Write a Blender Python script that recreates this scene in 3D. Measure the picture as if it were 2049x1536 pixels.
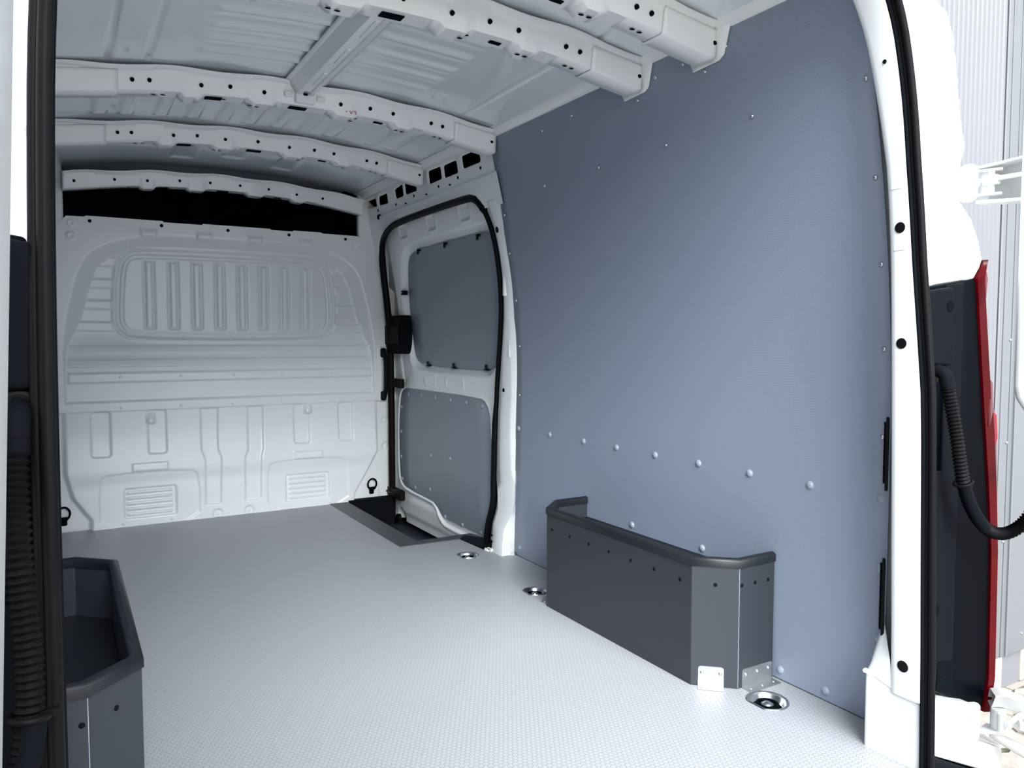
import bpy, math, random
import numpy as np
from mathutils import Vector, Matrix

random.seed(4)
for o in list(bpy.data.objects):
    bpy.data.objects.remove(o)

S = 0.94            # all coordinates below are in camera-heights; S turns them into metres
SC = bpy.context.scene
COL = SC.collection

# ------------------------------------------------------------------ camera
cam_d = bpy.data.cameras.new('camera')
cam = bpy.data.objects.new('camera', cam_d)
COL.objects.link(cam)
cam_d.sensor_fit = 'HORIZONTAL'
cam_d.sensor_width = 36.0
cam_d.lens = 36.0 * 1531.0 / 2049.0
cam_d.clip_start = 0.01
cam.location = (0, 0, 1.0)
cam.rotation_euler = (math.radians(90 - 3.29), 0, math.radians(-30.5))
SC.camera = cam

# ------------------------------------------------------------------ sky and exposure
world = bpy.data.worlds.new('overcast')
SC.world = world
world.use_nodes = True
wn, wl = world.node_tree.nodes, world.node_tree.links
wn.clear()
w_out = wn.new('ShaderNodeOutputWorld')
w_bg = wn.new('ShaderNodeBackground')
w_tc = wn.new('ShaderNodeTexCoord')
w_sep = wn.new('ShaderNodeSeparateXYZ')
w_ramp = wn.new('ShaderNodeValToRGB')           # overcast sky: the zenith about twice the horizon
w_ramp.color_ramp.elements[0].position = 0.0
w_ramp.color_ramp.elements[0].color = (0.95, 1.0, 1.07, 1)
w_ramp.color_ramp.elements[1].position = 0.9
w_ramp.color_ramp.elements[1].color = (0.98, 1.03, 1.09, 1)
wl.new(w_tc.outputs['Generated'], w_sep.inputs[0])
wl.new(w_sep.outputs['Z'], w_ramp.inputs[0])
wl.new(w_ramp.outputs[0], w_bg.inputs[0])
w_bg.inputs[1].default_value = 0.35
wl.new(w_bg.outputs[0], w_out.inputs[0])
sun_d = bpy.data.lights.new('hazy_sun', 'SUN')      # sun behind thin cloud: a wide soft glow
sun_d.energy = 2.0
sun_d.angle = math.radians(50)
sun_d.color = (0.95, 0.985, 1.0)
sun = bpy.data.objects.new('hazy_sun', sun_d)
COL.objects.link(sun)
SUN_EL, SUN_AZ = math.radians(36), math.radians(14)
sun.rotation_euler = Vector((math.sin(SUN_AZ) * math.cos(SUN_EL), math.cos(SUN_AZ) * math.cos(SUN_EL), -math.sin(SUN_EL))).to_track_quat('-Z', 'Y').to_euler()
vs = SC.view_settings
vs.view_transform = 'Standard'
vs.look = 'None'
vs.gamma = 1.0
vs.use_curve_mapping = False
vs.exposure = 2.45


# ------------------------------------------------------------------ materials
def mat(name, col, rough=0.5, metal=0.0, spec=0.5, coat=0.0, coat_r=0.1, noise=None, bump=None, emit=None, trans=0.0):
    m = bpy.data.materials.new(name)
    m.use_nodes = True
    nt = m.node_tree
    b = nt.nodes['Principled BSDF']
    b.inputs['Base Color'].default_value = (*col, 1)
    b.inputs['Roughness'].default_value = rough
    b.inputs['Metallic'].default_value = metal
    b.inputs['Specular IOR Level'].default_value = spec
    b.inputs['Coat Weight'].default_value = coat
    b.inputs['Coat Roughness'].default_value = coat_r
    b.inputs['Transmission Weight'].default_value = trans
    tc = nt.nodes.new('ShaderNodeTexCoord')
    if noise:
        sc, amt = noise
        n = nt.nodes.new('ShaderNodeTexNoise')
        n.inputs['Scale'].default_value = sc
        n.inputs['Detail'].default_value = 5
        nt.links.new(tc.outputs['Object'], n.inputs['Vector'])
        r = nt.nodes.new('ShaderNodeValToRGB')
        r.color_ramp.elements[0].position = 0.3
        r.color_ramp.elements[1].position = 0.7
        r.color_ramp.elements[0].color = (*[c * (1 - amt) for c in col], 1)
        r.color_ramp.elements[1].color = (*[min(1, c * (1 + amt)) for c in col], 1)
        nt.links.new(n.outputs['Fac'], r.inputs[0])
        nt.links.new(r.outputs[0], b.inputs['Base Color'])
    if bump:
        sc, st, di = bump
        n = nt.nodes.new('ShaderNodeTexNoise')
        n.inputs['Scale'].default_value = sc
        n.inputs['Detail'].default_value = 3
        nt.links.new(tc.outputs['Object'], n.inputs['Vector'])
        bp = nt.nodes.new('ShaderNodeBump')
        bp.inputs['Strength'].default_value = st
        bp.inputs['Distance'].default_value = di
        nt.links.new(n.outputs['Fac'], bp.inputs['Height'])
        nt.links.new(bp.outputs[0], b.inputs['Normal'])
    return m


def hex_mat(name, col, dark, cell, rough, axes, strength, spec=0.5, dist=0.0006):
    """moulded sheet with a hexagonal lattice of small raised coins"""
    m = mat(name, col, rough, spec=spec)
    nt = m.node_tree
    b = nt.nodes['Principled BSDF']
    N, L = nt.nodes.new, nt.links.new
    tc = N('ShaderNodeTexCoord')
    sp = N('ShaderNodeSeparateXYZ'); L(tc.outputs['Object'], sp.inputs[0])
    cb = N('ShaderNodeCombineXYZ')
    L(sp.outputs[axes[0]], cb.inputs[0]); L(sp.outputs[axes[1]], cb.inputs[1])
    def lattice(off):
        a = N('ShaderNodeVectorMath'); a.operation = 'DIVIDE'
        L(cb.outputs[0], a.inputs[0]); a.inputs[1].default_value = (cell, cell * 1.732, 1)
        c = N('ShaderNodeVectorMath'); c.operation = 'ADD'
        L(a.outputs[0], c.inputs[0]); c.inputs[1].default_value = (off, off, 0)
        f = N('ShaderNodeVectorMath'); f.operation = 'FRACTION'; L(c.outputs[0], f.inputs[0])
        s = N('ShaderNodeVectorMath'); s.operation = 'SUBTRACT'
        L(f.outputs[0], s.inputs[0]); s.inputs[1].default_value = (0.5, 0.5, 0)
        t = N('ShaderNodeVectorMath'); t.operation = 'MULTIPLY'
        L(s.outputs[0], t.inputs[0]); t.inputs[1].default_value = (1, 1.732, 0)
        l = N('ShaderNodeVectorMath'); l.operation = 'LENGTH'; L(t.outputs[0], l.inputs[0])
        return l.outputs['Value']
    mn = N('ShaderNodeMath'); mn.operation = 'MINIMUM'
    L(lattice(0.0), mn.inputs[0]); L(lattice(0.5), mn.inputs[1])
    mr = N('ShaderNodeMapRange'); mr.interpolation_type = 'SMOOTHSTEP'
    mr.inputs['From Min'].default_value = 0.36; mr.inputs['From Max'].default_value = 0.56
    mr.inputs['To Min'].default_value = 1.0; mr.inputs['To Max'].default_value = 0.0
    L(mn.outputs[0], mr.inputs['Value'])
    mx = N('ShaderNodeMix'); mx.data_type = 'RGBA'
    mx.inputs['A'].default_value = (*dark, 1); mx.inputs['B'].default_value = (*col, 1)
    L(mr.outputs[0], mx.inputs['Factor']); L(mx.outputs['Result'], b.inputs['Base Color'])
    bp = N('ShaderNodeBump'); bp.inputs['Strength'].default_value = strength
    bp.inputs['Distance'].default_value = dist
    L(mr.outputs[0], bp.inputs['Height']); L(bp.outputs[0], b.inputs['Normal'])
    return m


M = {}
M['white'] = mat('white_paint', (0.86, 0.885, 0.89), 0.30, spec=0.5, coat=0.5, coat_r=0.12, bump=(180, 0.03, 0.001))
M['white_roof'] = mat('white_paint_roof', (0.79, 0.855, 0.90), 0.28, coat=0.8, coat_r=0.06, bump=(9, 0.05, 0.01))
M['white_front'] = mat('white_paint_bulkhead', (0.86, 0.885, 0.89), 0.30, coat=0.5, coat_r=0.16)
M['liner'] = hex_mat('grey_wall_liner', (0.240, 0.285, 0.368), (0.218, 0.260, 0.338), 0.008, 0.42, (1, 2), 0.25)
M['liner_door'] = mat('grey_door_liner', (0.245, 0.285, 0.335), 0.45, bump=(400, 0.1, 0.0005))
M['floor'] = hex_mat('grey_floor_sheet', (0.345, 0.353, 0.378), (0.26, 0.267, 0.288), 0.0125, 0.42, (0, 1), 0.55)
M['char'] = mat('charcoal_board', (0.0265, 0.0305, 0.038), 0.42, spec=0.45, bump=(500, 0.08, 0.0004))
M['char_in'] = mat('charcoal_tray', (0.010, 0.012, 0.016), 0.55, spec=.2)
M['edge'] = mat('black_edge_trim', (0.009, 0.0105, 0.0135), 0.42, spec=.4, bump=(900, 0.2, 0.0005))
M['rubber'] = mat('black_rubber', (0.0045, 0.0045, 0.0055), 0.5, spec=0.10)
M['plastic'] = mat('black_plastic', (0.005, 0.0062, 0.0085), 0.65, spec=.03, bump=(700, 0.06, 0.0004))
M['gloss'] = mat('gloss_black_plastic', (0.0012, 0.0025, 0.0048), 0.40, spec=0.02)
M['void'] = mat('unlit_cavity_black', (0.003, 0.0045, 0.0065), 0.8, spec=0.02)  # shade of holes and cavities put into the colour; type label shares it
M['steel'] = mat('bright_zinc', (0.62, 0.63, 0.64), 0.25, metal=1.0)
M['alu'] = mat('brushed_aluminium', (0.60, 0.60, 0.59), 0.36, metal=1.0, bump=(300, 0.05, 0.0003))
M['button'] = mat('grey_plastic_button', (0.29, 0.335, 0.41), 0.38)
M['red'] = mat('red_lens', (0.13, 0.001, 0.004), 0.2, spec=.15, coat=.15, coat_r=0.03, noise=(14, 0.25))
M['red_hi'] = mat('bright_red_reflector', (0.40, 0.002, 0.012), 0.2, spec=.15, coat=.15, coat_r=0.03)
M['pink'] = mat('clear_pink_lens', (0.22, 0.05, 0.06), 0.2, spec=.2, coat=.2, coat_r=0.03)
M['marker'] = mat('red_paint_marker', (0.55, 0.03, 0.03), 0.6)
M['sealant'] = mat('white_sealant', (0.72, 0.73, 0.70), 0.6, noise=(60, 0.12), bump=(70, 0.8, 0.01))
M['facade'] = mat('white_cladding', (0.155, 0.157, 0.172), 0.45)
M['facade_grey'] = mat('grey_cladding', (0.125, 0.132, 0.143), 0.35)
M['seam'] = mat('dark_joint', (0.05, 0.05, 0.06), 0.6)
M['wood'] = mat('weathered_timber', (0.50, 0.46, 0.40), 0.8, noise=(9, 0.2), bump=(40, 0.4, 0.004))
M['paver'] = mat('tan_concrete_paver', (0.33, 0.295, 0.26), 0.85, noise=(18, 0.18), bump=(120, 0.5, 0.003))
M['joint'] = mat('mossy_joint_sand', (0.10, 0.095, 0.06), 0.95, noise=(30, 0.3))
M['dirty'] = mat('dusty_white_paint', (0.60, 0.60, 0.60), 0.5, noise=(14, 0.14))
M['tread'] = mat('dark_step_tread', (0.022, 0.028, 0.034), 0.5, bump=(300, 0.1, 0.0005))
M['trimgrey'] = mat('dark_grey_edge_strip', (0.055, 0.060, 0.066), 0.5)


# ------------------------------------------------------------------ mesh helpers
def mk(name, V, F, m, parent=None, sharp=35, loc=None):
    me = bpy.data.meshes.new(name)
    me.from_pydata([tuple(map(float, v)) for v in V], [], [tuple(map(int, f)) for f in F])
    me.update()
    if sharp:
        me.shade_smooth()
        me.set_sharp_from_angle(angle=math.radians(sharp))
    me.materials.append(M[m] if isinstance(m, str) else m)
    o = bpy.data.objects.new(name, me)
    COL.objects.link(o)
    if parent is not None:
        o.parent = parent
    if loc is not None:
        o.location = loc
    return o


def tag(o, label, cat=None, group=None, kind=None):
    o['label'] = label
    if cat: o['category'] = cat
    if group: o['group'] = group
    if kind: o['kind'] = kind
    return o


def empty(name, loc=(0, 0, 0)):
    e = bpy.data.objects.new(name, None)
    e.location = loc
    e.empty_display_size = 0.05
    COL.objects.link(e)
    return e


def put(name, src, parent, matrix):
    """one more of a piece, sharing its mesh"""
    o = bpy.data.objects.new(name, src.data if hasattr(src, 'data') else src)
    COL.objects.link(o)
    o.parent = parent
    o.matrix_local = matrix
    return o


class G:
    def __init__(s):
        s.V, s.F = [], []

    def add(s, V, F):
        n = len(s.V)
        s.V += [tuple(v) for v in V]
        s.F += [tuple(i + n for i in f) for f in F]
        return s

    def box(s, x0, x1, y0, y1, z0, z1):
        V = [(x, y, z) for x in (x0, x1) for y in (y0, y1) for z in (z0, z1)]
        return s.add(V, [(0, 1, 3, 2), (4, 6, 7, 5), (0, 4, 5, 1), (2, 3, 7, 6), (0, 2, 6, 4), (1, 5, 7, 3)])

    def prism(s, poly, fn, a, b):
        """poly extruded between fn(u,v,a) and fn(u,v,b)"""
        n = len(poly)
        V = [fn(u, v, a) for u, v in poly] + [fn(u, v, b) for u, v in poly]
        F = [tuple(range(n))[::-1], tuple(range(n, 2 * n))]
        F += [(i, (i + 1) % n, n + (i + 1) % n, n + i) for i in range(n)]
        return s.add(V, F)

    def cyl(s, c, d, r, h, n=16, r2=None):
        d = Vector(d).normalized()
        a = d.orthogonal().normalized(); b = d.cross(a)
        c = Vector(c); r2 = r if r2 is None else r2
        V = []
        for k, rr in ((0, r), (1, r2)):
            for i in range(n):
                t = 2 * math.pi * i / n
                V.append(c + d * h * k + (a * math.cos(t) + b * math.sin(t)) * rr)
        F = [tuple(range(n))[::-1], tuple(range(n, 2 * n))]
        F += [(i, (i + 1) % n, n + (i + 1) % n, n + i) for i in range(n)]
        return s.add(V, F)

    def dome(s, c, d, r, h, n=14, rings=3):
        d = Vector(d).normalized()
        a = d.orthogonal().normalized(); b = d.cross(a); c = Vector(c)
        V = []
        for k in range(rings):
            ph = math.pi / 2 * k / rings
            for i in range(n):
                t = 2 * math.pi * i / n
                V.append(c + d * h * math.sin(ph) + (a * math.cos(t) + b * math.sin(t)) * r * math.cos(ph))
        V.append(c + d * h)
        F = []
        for k in range(rings - 1):
            for i in range(n):
                j = (i + 1) % n
                F.append((k * n + i, k * n + j, (k + 1) * n + j, (k + 1) * n + i))
        t = (rings - 1) * n
        F += [(t + i, t + (i + 1) % n, len(V) - 1) for i in range(n)]
        return s.add(V, F)

    def tube(s, path, r, n=12, closed=False, flat=1.0, cap=True):
        P = [Vector(p) for p in path]
        m = len(P)
        R = r if hasattr(r, '__len__') else [r] * m
        V, F = [], []
        up = None
        for i in range(m):
            if closed: t = P[(i + 1) % m] - P[i - 1]
            else: t = P[min(i + 1, m - 1)] - P[max(i - 1, 0)]
            t.normalize()
            if up is None: up = t.orthogonal().normalized()
            up = (up - t * up.dot(t)).normalized()
            bi = t.cross(up)
            for k in range(n):
                a = 2 * math.pi * k / n
                V.append(P[i] + (up * math.cos(a) + bi * math.sin(a) * flat) * R[i])
        for i in range(m if closed else m - 1):
            j = (i + 1) % m
            for k in range(n):
                l = (k + 1) % n
                F.append((i * n + k, i * n + l, j * n + l, j * n + k))
        if cap and not closed:
            F.append(tuple(range(n))[::-1]); F.append(tuple(range((m - 1) * n, m * n)))
        return s.add(V, F)

    def sweep(s, path, prof, closed=False):
        """prof points (u,v): u along the horizontal normal of the path in plan, v up"""
        m, n = len(path), len(prof)
        P = [Vector(p) for p in path]
        V, F = [], []
        for i in range(m):
            a = (P[i] - P[i - 1]).normalized() if (i or closed) else None
            b = (P[(i + 1) % m] - P[i]).normalized() if (i < m - 1 or closed) else None
            a = a or b; b = b or a
            n1 = Vector((a.y, -a.x, 0)); n2 = Vector((b.y, -b.x, 0))
            nn = (n1 + n2).normalized()
            nn = nn / max(0.3, nn.dot(n1))
            for u, v in prof:
                V.append(P[i] + nn * u + Vector((0, 0, v)))
        for i in range(m if closed else m - 1):
            j = (i + 1) % m
            for k in range(n):
                l = (k + 1) % n
                F.append((i * n + k, j * n + k, j * n + l, i * n + l))
        if not closed:
            F.append(tuple(range(n))); F.append(tuple(range((m - 1) * n, m * n))[::-1])
        return s.add(V, F)

    def lathe(s, c, prof, n=24, keep=None):
        V, F = [], []
        c = Vector(c)
        for r, z in prof:
            for i in range(n):
                t = 2 * math.pi * i / n
                V.append(c + Vector((r * math.cos(t), r * math.sin(t), z)))
        for k in range(len(prof) - 1):
            for i in range(n):
                j = (i + 1) % n
                F.append((k * n + i, k * n + j, (k + 1) * n + j, (k + 1) * n + i))
        return s.add(V, F)

    def mk(s, name, m, parent=None, sharp=35):
        return mk(name, s.V, s.F, m, parent, sharp)


def bevel(o, w=0.003, seg=2):
    b = o.modifiers.new('bevel', 'BEVEL')
    b.width = w * S; b.segments = seg; b.limit_method = 'ANGLE'; b.angle_limit = math.radians(40)
    return o


def smooth(pts, it=2, closed=True):
    """Chaikin corner cutting"""
    for _ in range(it):
        q = []
        n = len(pts)
        for i in range(n if closed else n - 1):
            a, b = pts[i], pts[(i + 1) % n]
            q.append(tuple(0.75 * x + 0.25 * y for x, y in zip(a, b)))
            q.append(tuple(0.25 * x + 0.75 * y for x, y in zip(a, b)))
        if not closed:
            q = [pts[0]] + q + [pts[-1]]
        pts = q
    return pts


def rrect(x0, x1, z0, z1, r, n=5):
    out = []
    for cx, cz, a0 in ((x1 - r, z1 - r, 0), (x0 + r, z1 - r, 90), (x0 + r, z0 + r, 180), (x1 - r, z0 + r, 270)):
        for i in range(n + 1):
            a = math.radians(a0 + 90 * i / n)
            out.append((cx + r * math.cos(a), cz + r * math.sin(a)))
    return out


def sdpoly(X, Z, poly):
    d = np.full(X.shape, 1e9); ins = np.zeros(X.shape, bool)
    n = len(poly)
    for i in range(n):
        ax, az = poly[i]; bx, bz = poly[(i + 1) % n]
        ex, ez = bx - ax, bz - az
        L2 = ex * ex + ez * ez
        if L2 < 1e-14: continue
        t = np.clip(((X - ax) * ex + (Z - az) * ez) / L2, 0, 1)
        d = np.minimum(d, np.hypot(X - ax - t * ex, Z - az - t * ez))
        c = ((az > Z) != (bz > Z))
        if ez != 0:
            ins ^= c & (X < (Z - az) / ez * ex + ax)
    return np.where(ins, -d, d)


def ss(x, a, b):
    t = np.clip((x - a) / (b - a), 0, 1)
    return t * t * (3 - 2 * t)


def grid(name, us, vs_, depth, place, m, parent=None, keep=None, sharp=40):
    """pressed sheet: depth(U,V) -> relief, place(U,V,D) -> xyz, keep(U,V) signed distance (negative kept)"""
    U, V = np.meshgrid(us, vs_)
    if keep is not None:
        s = keep(U, V)
        e = 1e-3
        gu = (keep(U + e, V) - keep(U - e, V)) / (2 * e); gv = (keep(U, V + e) - keep(U, V - e)) / (2 * e)
        g2 = np.maximum(gu * gu + gv * gv, 0.2)
        mv = (s > 0) & (s < 1.6 * max(us[1] - us[0], vs_[1] - vs_[0]))
        U = np.where(mv, U - s * gu / g2, U); V = np.where(mv, V - s * gv / g2, V)
    D = depth(U, V)
    x, y, z = place(U, V, D)
    nu, nv = len(us), len(vs_)
    P = np.stack([x + 0 * U, y + 0 * U, z + 0 * U], -1).reshape(-1, 3)
    idx = np.arange(nu * nv).reshape(nv, nu)
    Q = np.stack([idx[:-1, :-1], idx[:-1, 1:], idx[1:, 1:], idx[1:, :-1]], -1).reshape(-1, 4)
    if keep is not None:
        k = (s < 0)
        kk = (k[:-1, :-1] | k[:-1, 1:] | k[1:, 1:] | k[1:, :-1]).reshape(-1)
        Q = Q[kk]
        used = np.unique(Q)
        re = np.full(nu * nv, -1); re[used] = np.arange(len(used))
        P = P[used]; Q = re[Q]
    me = bpy.data.meshes.new(name)
    me.vertices.add(len(P)); me.vertices.foreach_set('co', P.astype(np.float32).ravel())
    me.loops.add(Q.size); me.loops.foreach_set('vertex_index', Q.astype(np.int32).ravel())
    me.polygons.add(len(Q))
    me.polygons.foreach_set('loop_start', np.arange(0, Q.size, 4, dtype=np.int32))
    me.polygons.foreach_set('loop_total', np.full(len(Q), 4, np.int32))
    me.update(calc_edges=True); me.validate()
    me.shade_smooth()
    if sharp: me.set_sharp_from_angle(angle=math.radians(sharp))
    me.materials.append(M[m])
    o = bpy.data.objects.new(name, me)
    COL.objects.link(o)
    if parent is not None: o.parent = parent
    return o


XC = 0.85                                   # centre plane of the van
XR = 0.835                                  # centre plane of the rear aperture


def wx(z):                                  # inner face of the right wall
    return 1.80 - 0.125 * np.maximum(0, z - 0.7) ** 2


def wxn(z): return float(wx(np.float64(z)))


def plate(name, poly, off, m, parent=None, thick=0.004, rows=28, cols=10, surf=wx):
    """sheet cut to an outline in (y,z), bent over the wall curve"""
    zs = np.array([p[1] for p in poly])
    z0, z1 = zs.min() + 1e-5, zs.max() - 1e-5
    V, F = [], []
    n = len(poly)
    for r in range(rows + 1):
        t = r / rows
        t = 0.5 - 0.5 * math.cos(math.pi * t)
        z = z0 + (z1 - z0) * t
        xs = []
        for i in range(n):
            (ay, az), (by, bz) = poly[i], poly[(i + 1) % n]
            if (az > z) != (bz > z):
                xs.append(ay + (z - az) / (bz - az) * (by - ay))
        a, b = min(xs), max(xs)
        for c in range(cols + 1):
            V.append((float(surf(np.float64(z))) + off, a + (b - a) * c / cols, z))
    for r in range(rows):
        for c in range(cols):
            i = r * (cols + 1) + c
            F.append((i, i + 1, i + cols + 2, i + cols + 1))
    o = mk(name, V, F, m, parent)
    so = o.modifiers.new('thickness', 'SOLIDIFY')
    so.thickness = thick * S; so.offset = 0.0
    return o


# screw heads: shared meshes, axis +Z at the origin
def head_mesh(name, r, h, m, slot=True):
    g = G().cyl((0, 0, -0.001), (0, 0, 1), r * 1.15, 0.0016, 16).dome((0, 0, 0.0005), (0, 0, 1), r, h, 16, 4)
    o = g.mk(name, m)
    if slot:
        me2 = G().box(-r * 0.38, r * 0.38, -r * 0.07, r * 0.07, h * 0.9, h * 1.02)
        # slot as a second material on the same small mesh
        n0 = len(o.data.polygons)
        V = [tuple(v.co) for v in o.data.vertices] + me2.V
        F = [tuple(p.vertices) for p in o.data.polygons] + [tuple(i + len(o.data.vertices) for i in f) for f in me2.F]
        me = bpy.data.meshes.new(name)
        me.from_pydata(V, [], F); me.update(); me.shade_smooth(); me.set_sharp_from_angle(angle=0.6)
        me.materials.append(M[m]); me.materials.append(M['seam'])
        for p in me.polygons[n0:]: p.material_index = 1
        old = o.data; o.data = me; bpy.data.meshes.remove(old)
    me = o.data
    bpy.data.objects.remove(o)
    return me


ME_METAL = head_mesh('screw_metal', 0.0062, 0.0045, 'steel')
ME_BUTTON = head_mesh('screw_button', 0.0115, 0.0060, 'button')
ME_SMALL = head_mesh('screw_small', 0.0045, 0.0035, 'steel', False)
ME_WHITE = head_mesh('rivet_white', 0.0075, 0.0040, 'white_front', False)
ME_DARK = head_mesh('screw_dark', 0.0048, 0.0022, 'plastic')


def face(x, y, z, d):
    """matrix putting local +Z along d at a point"""
    d = Vector(d).normalized()
    q = d.to_track_quat('Z', 'Y')
    return Matrix.Translation((x, y, z)) @ q.to_matrix().to_4x4()


# ================================================================== floor
fl_poly = [(-0.19, 1.02), (1.70, 1.02), (1.70, 1.145), (1.80, 1.18), (1.80, 3.05), (1.715, 3.138), (1.70, 3.41),
           (1.392, 3.419), (1.392, 4.568), (-0.19, 4.568)]
CUPS = [(1.603, 3.127, .052), (1.600, 2.537, .050), (1.662, 1.424, .057)]


def floor_keep(X, Y):
    q = sdpoly(X, Y, fl_poly)
    for cx, cy, r in CUPS:
        q = np.maximum(q, -np.maximum(np.hypot(X - cx, Y - cy) - r, (cx - .86 * r) - X))
    return q


floor = grid('floor', np.arange(-0.20, 1.815, 0.0085), np.arange(1.01, 4.58, 0.0085), lambda U, V: 0 * U, lambda U, V, D: (U, V, D), 'floor', keep=floor_keep, sharp=None)
G().box(-0.12, 1.39, 1.04, 4.56, -0.06, -0.045).box(1.39, 1.82, 1.04, 3.05, -0.06, -0.045).mk('subfloor', 'void', floor)
tag(floor, 'light grey moulded load floor with fine hexagonal coin pattern', 'floor', kind='structure')
# sliding door step well
g = G()
g.add([(1.392, 3.2, -0.001), (1.392, 4.568, -0.001), (1.392, 4.568, -0.20), (1.392, 3.2, -0.20)], [(0, 1, 2, 3)])
g.add([(1.50, 3.45, 0.0), (1.56, 3.50, -0.17), (1.56, 4.57, -0.17), (1.50, 4.57, 0.0)], [(0, 1, 2, 3)])
g.mk('step_riser', 'tread', floor)
g = G().box(1.39, 1.92, 3.05, 4.60, -0.20, -0.17)
for k in range(3):
    g.box(1.60 + k * 0.06, 1.62 + k * 0.06, 3.5, 4.5, -0.171, -0.166)
g.mk('step_tread', 'tread', floor)
G().prism([(1.52, -0.17), (1.78, -0.17), (1.80, 0.012), (1.50, 0.012)], lambda u, v, w: (u, w, v), 4.520, 4.566).mk('step_end_panel', 'plastic', floor)
g = G().prism([(1.386, 3.413), (1.70, 3.405), (1.745, 3.44), (1.80, 3.30), (1.725, 3.150), (1.80, 3.10), (1.83, 3.30), (1.80, 3.475),
               (1.497, 3.475), (1.497, 4.565), (1.386, 4.565)],
              lambda u, v, w: (u, v, w), -0.015, 0.004)
bevel(g.mk('step_edge_strip', 'trimgrey', floor), 0.003)
g = G().prism([(1.70, 3.40), (1.745, 3.44), (1.82, 3.30), (1.82, 3.12), (1.72, 3.14)], lambda u, v, w: (u, v, w), -0.02, 0.010)
bevel(g.mk('step_corner_cap', 'rubber', floor), 0.004)
g = G()
for a in range(26):      # foam bead where the pillar meets the floor
    t = a / 25
    y = 3.168 - 0.135 * t
    g.dome((1.724 + 0.062 * t ** 1.6 + random.uniform(-.006, .006), y, -0.002), (0, 0, 1), random.uniform(.008, .014), random.uniform(.010, .018), 8, 3)
sb = g.mk('sealant_bead', 'sealant', floor, sharp=80)

# ================================================================== bulkhead (front wall)
hw = [(0.665, .845), (.967, .843), (1.148, .822), (1.316, .78), (1.40, .75), (1.46, .710), (1.51, .63), (1.545, .53), (1.566, .42), (1.575, .30)]
arch = [(XC + w, z) for z, w in hw] + [(XC - w, z) for z, w in hw[::-1]]
ring_o = [(0.245, 1.10), (0.26, 1.38), (0.30, 1.465), (0.37, 1.503), (1.32, 1.503), (1.40, 1.465), (1.445, 1.38), (1.463, 1.14), (1.44, 1.05), (1.36, 0.994), (0.345, 0.994), (0.27, 1.04)]
ring_o = smooth(ring_o, 2)
ring_i = smooth([(0.283, 1.12), (0.30, 1.38), (0.325, 1.435), (0.375, 1.459), (1.32, 1.459), (1.385, 1.43), (1.41, 1.36), (1.424, 1.12), (1.40, 1.06), (1.35, 1.034), (0.36, 1.034), (0.30, 1.06)], 2)
s3 = [(0.662, 0.62), (0.660, 0.385), (0.678, 0.33), (0.674, 0.075), (0.762, 0.070), (0.773, 0.335), (0.756, 0.385), (0.762, 0.62)]
s4 = [(0.916, 0.62), (0.912, 0.37), (0.893, 0.325), (0.888, 0.071), (0.982, 0.074), (0.994, 0.327), (1.006, 0.37), (1.011, 0.62)]
boxL = smooth([(0.147, -0.03), (0.152, 0.264), (0.197, 0.290), (0.603, 0.290), (0.651, 0.250), (0.648, -0.03)], 1)
boxR = smooth([(1.015, -0.03), (1.017, 0.262), (1.062, 0.292), (1.454, 0.292), (1.507, 0.250), (1.504, -0.03)], 1)
endR = [(1.702, 0.62), (1.703, 0.305), (1.651, 0.212), (1.549, 0.049), (1.542, -0.05), (1.9, -0.05), (1.9, 0.62)]
endL = [(0.002, 0.62), (0.000, 0.305), (0.030, 0.175), (0.111, 0.050), (0.109, -0.05), (-0.2, -0.05), (-0.2, 0.62)]


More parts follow.
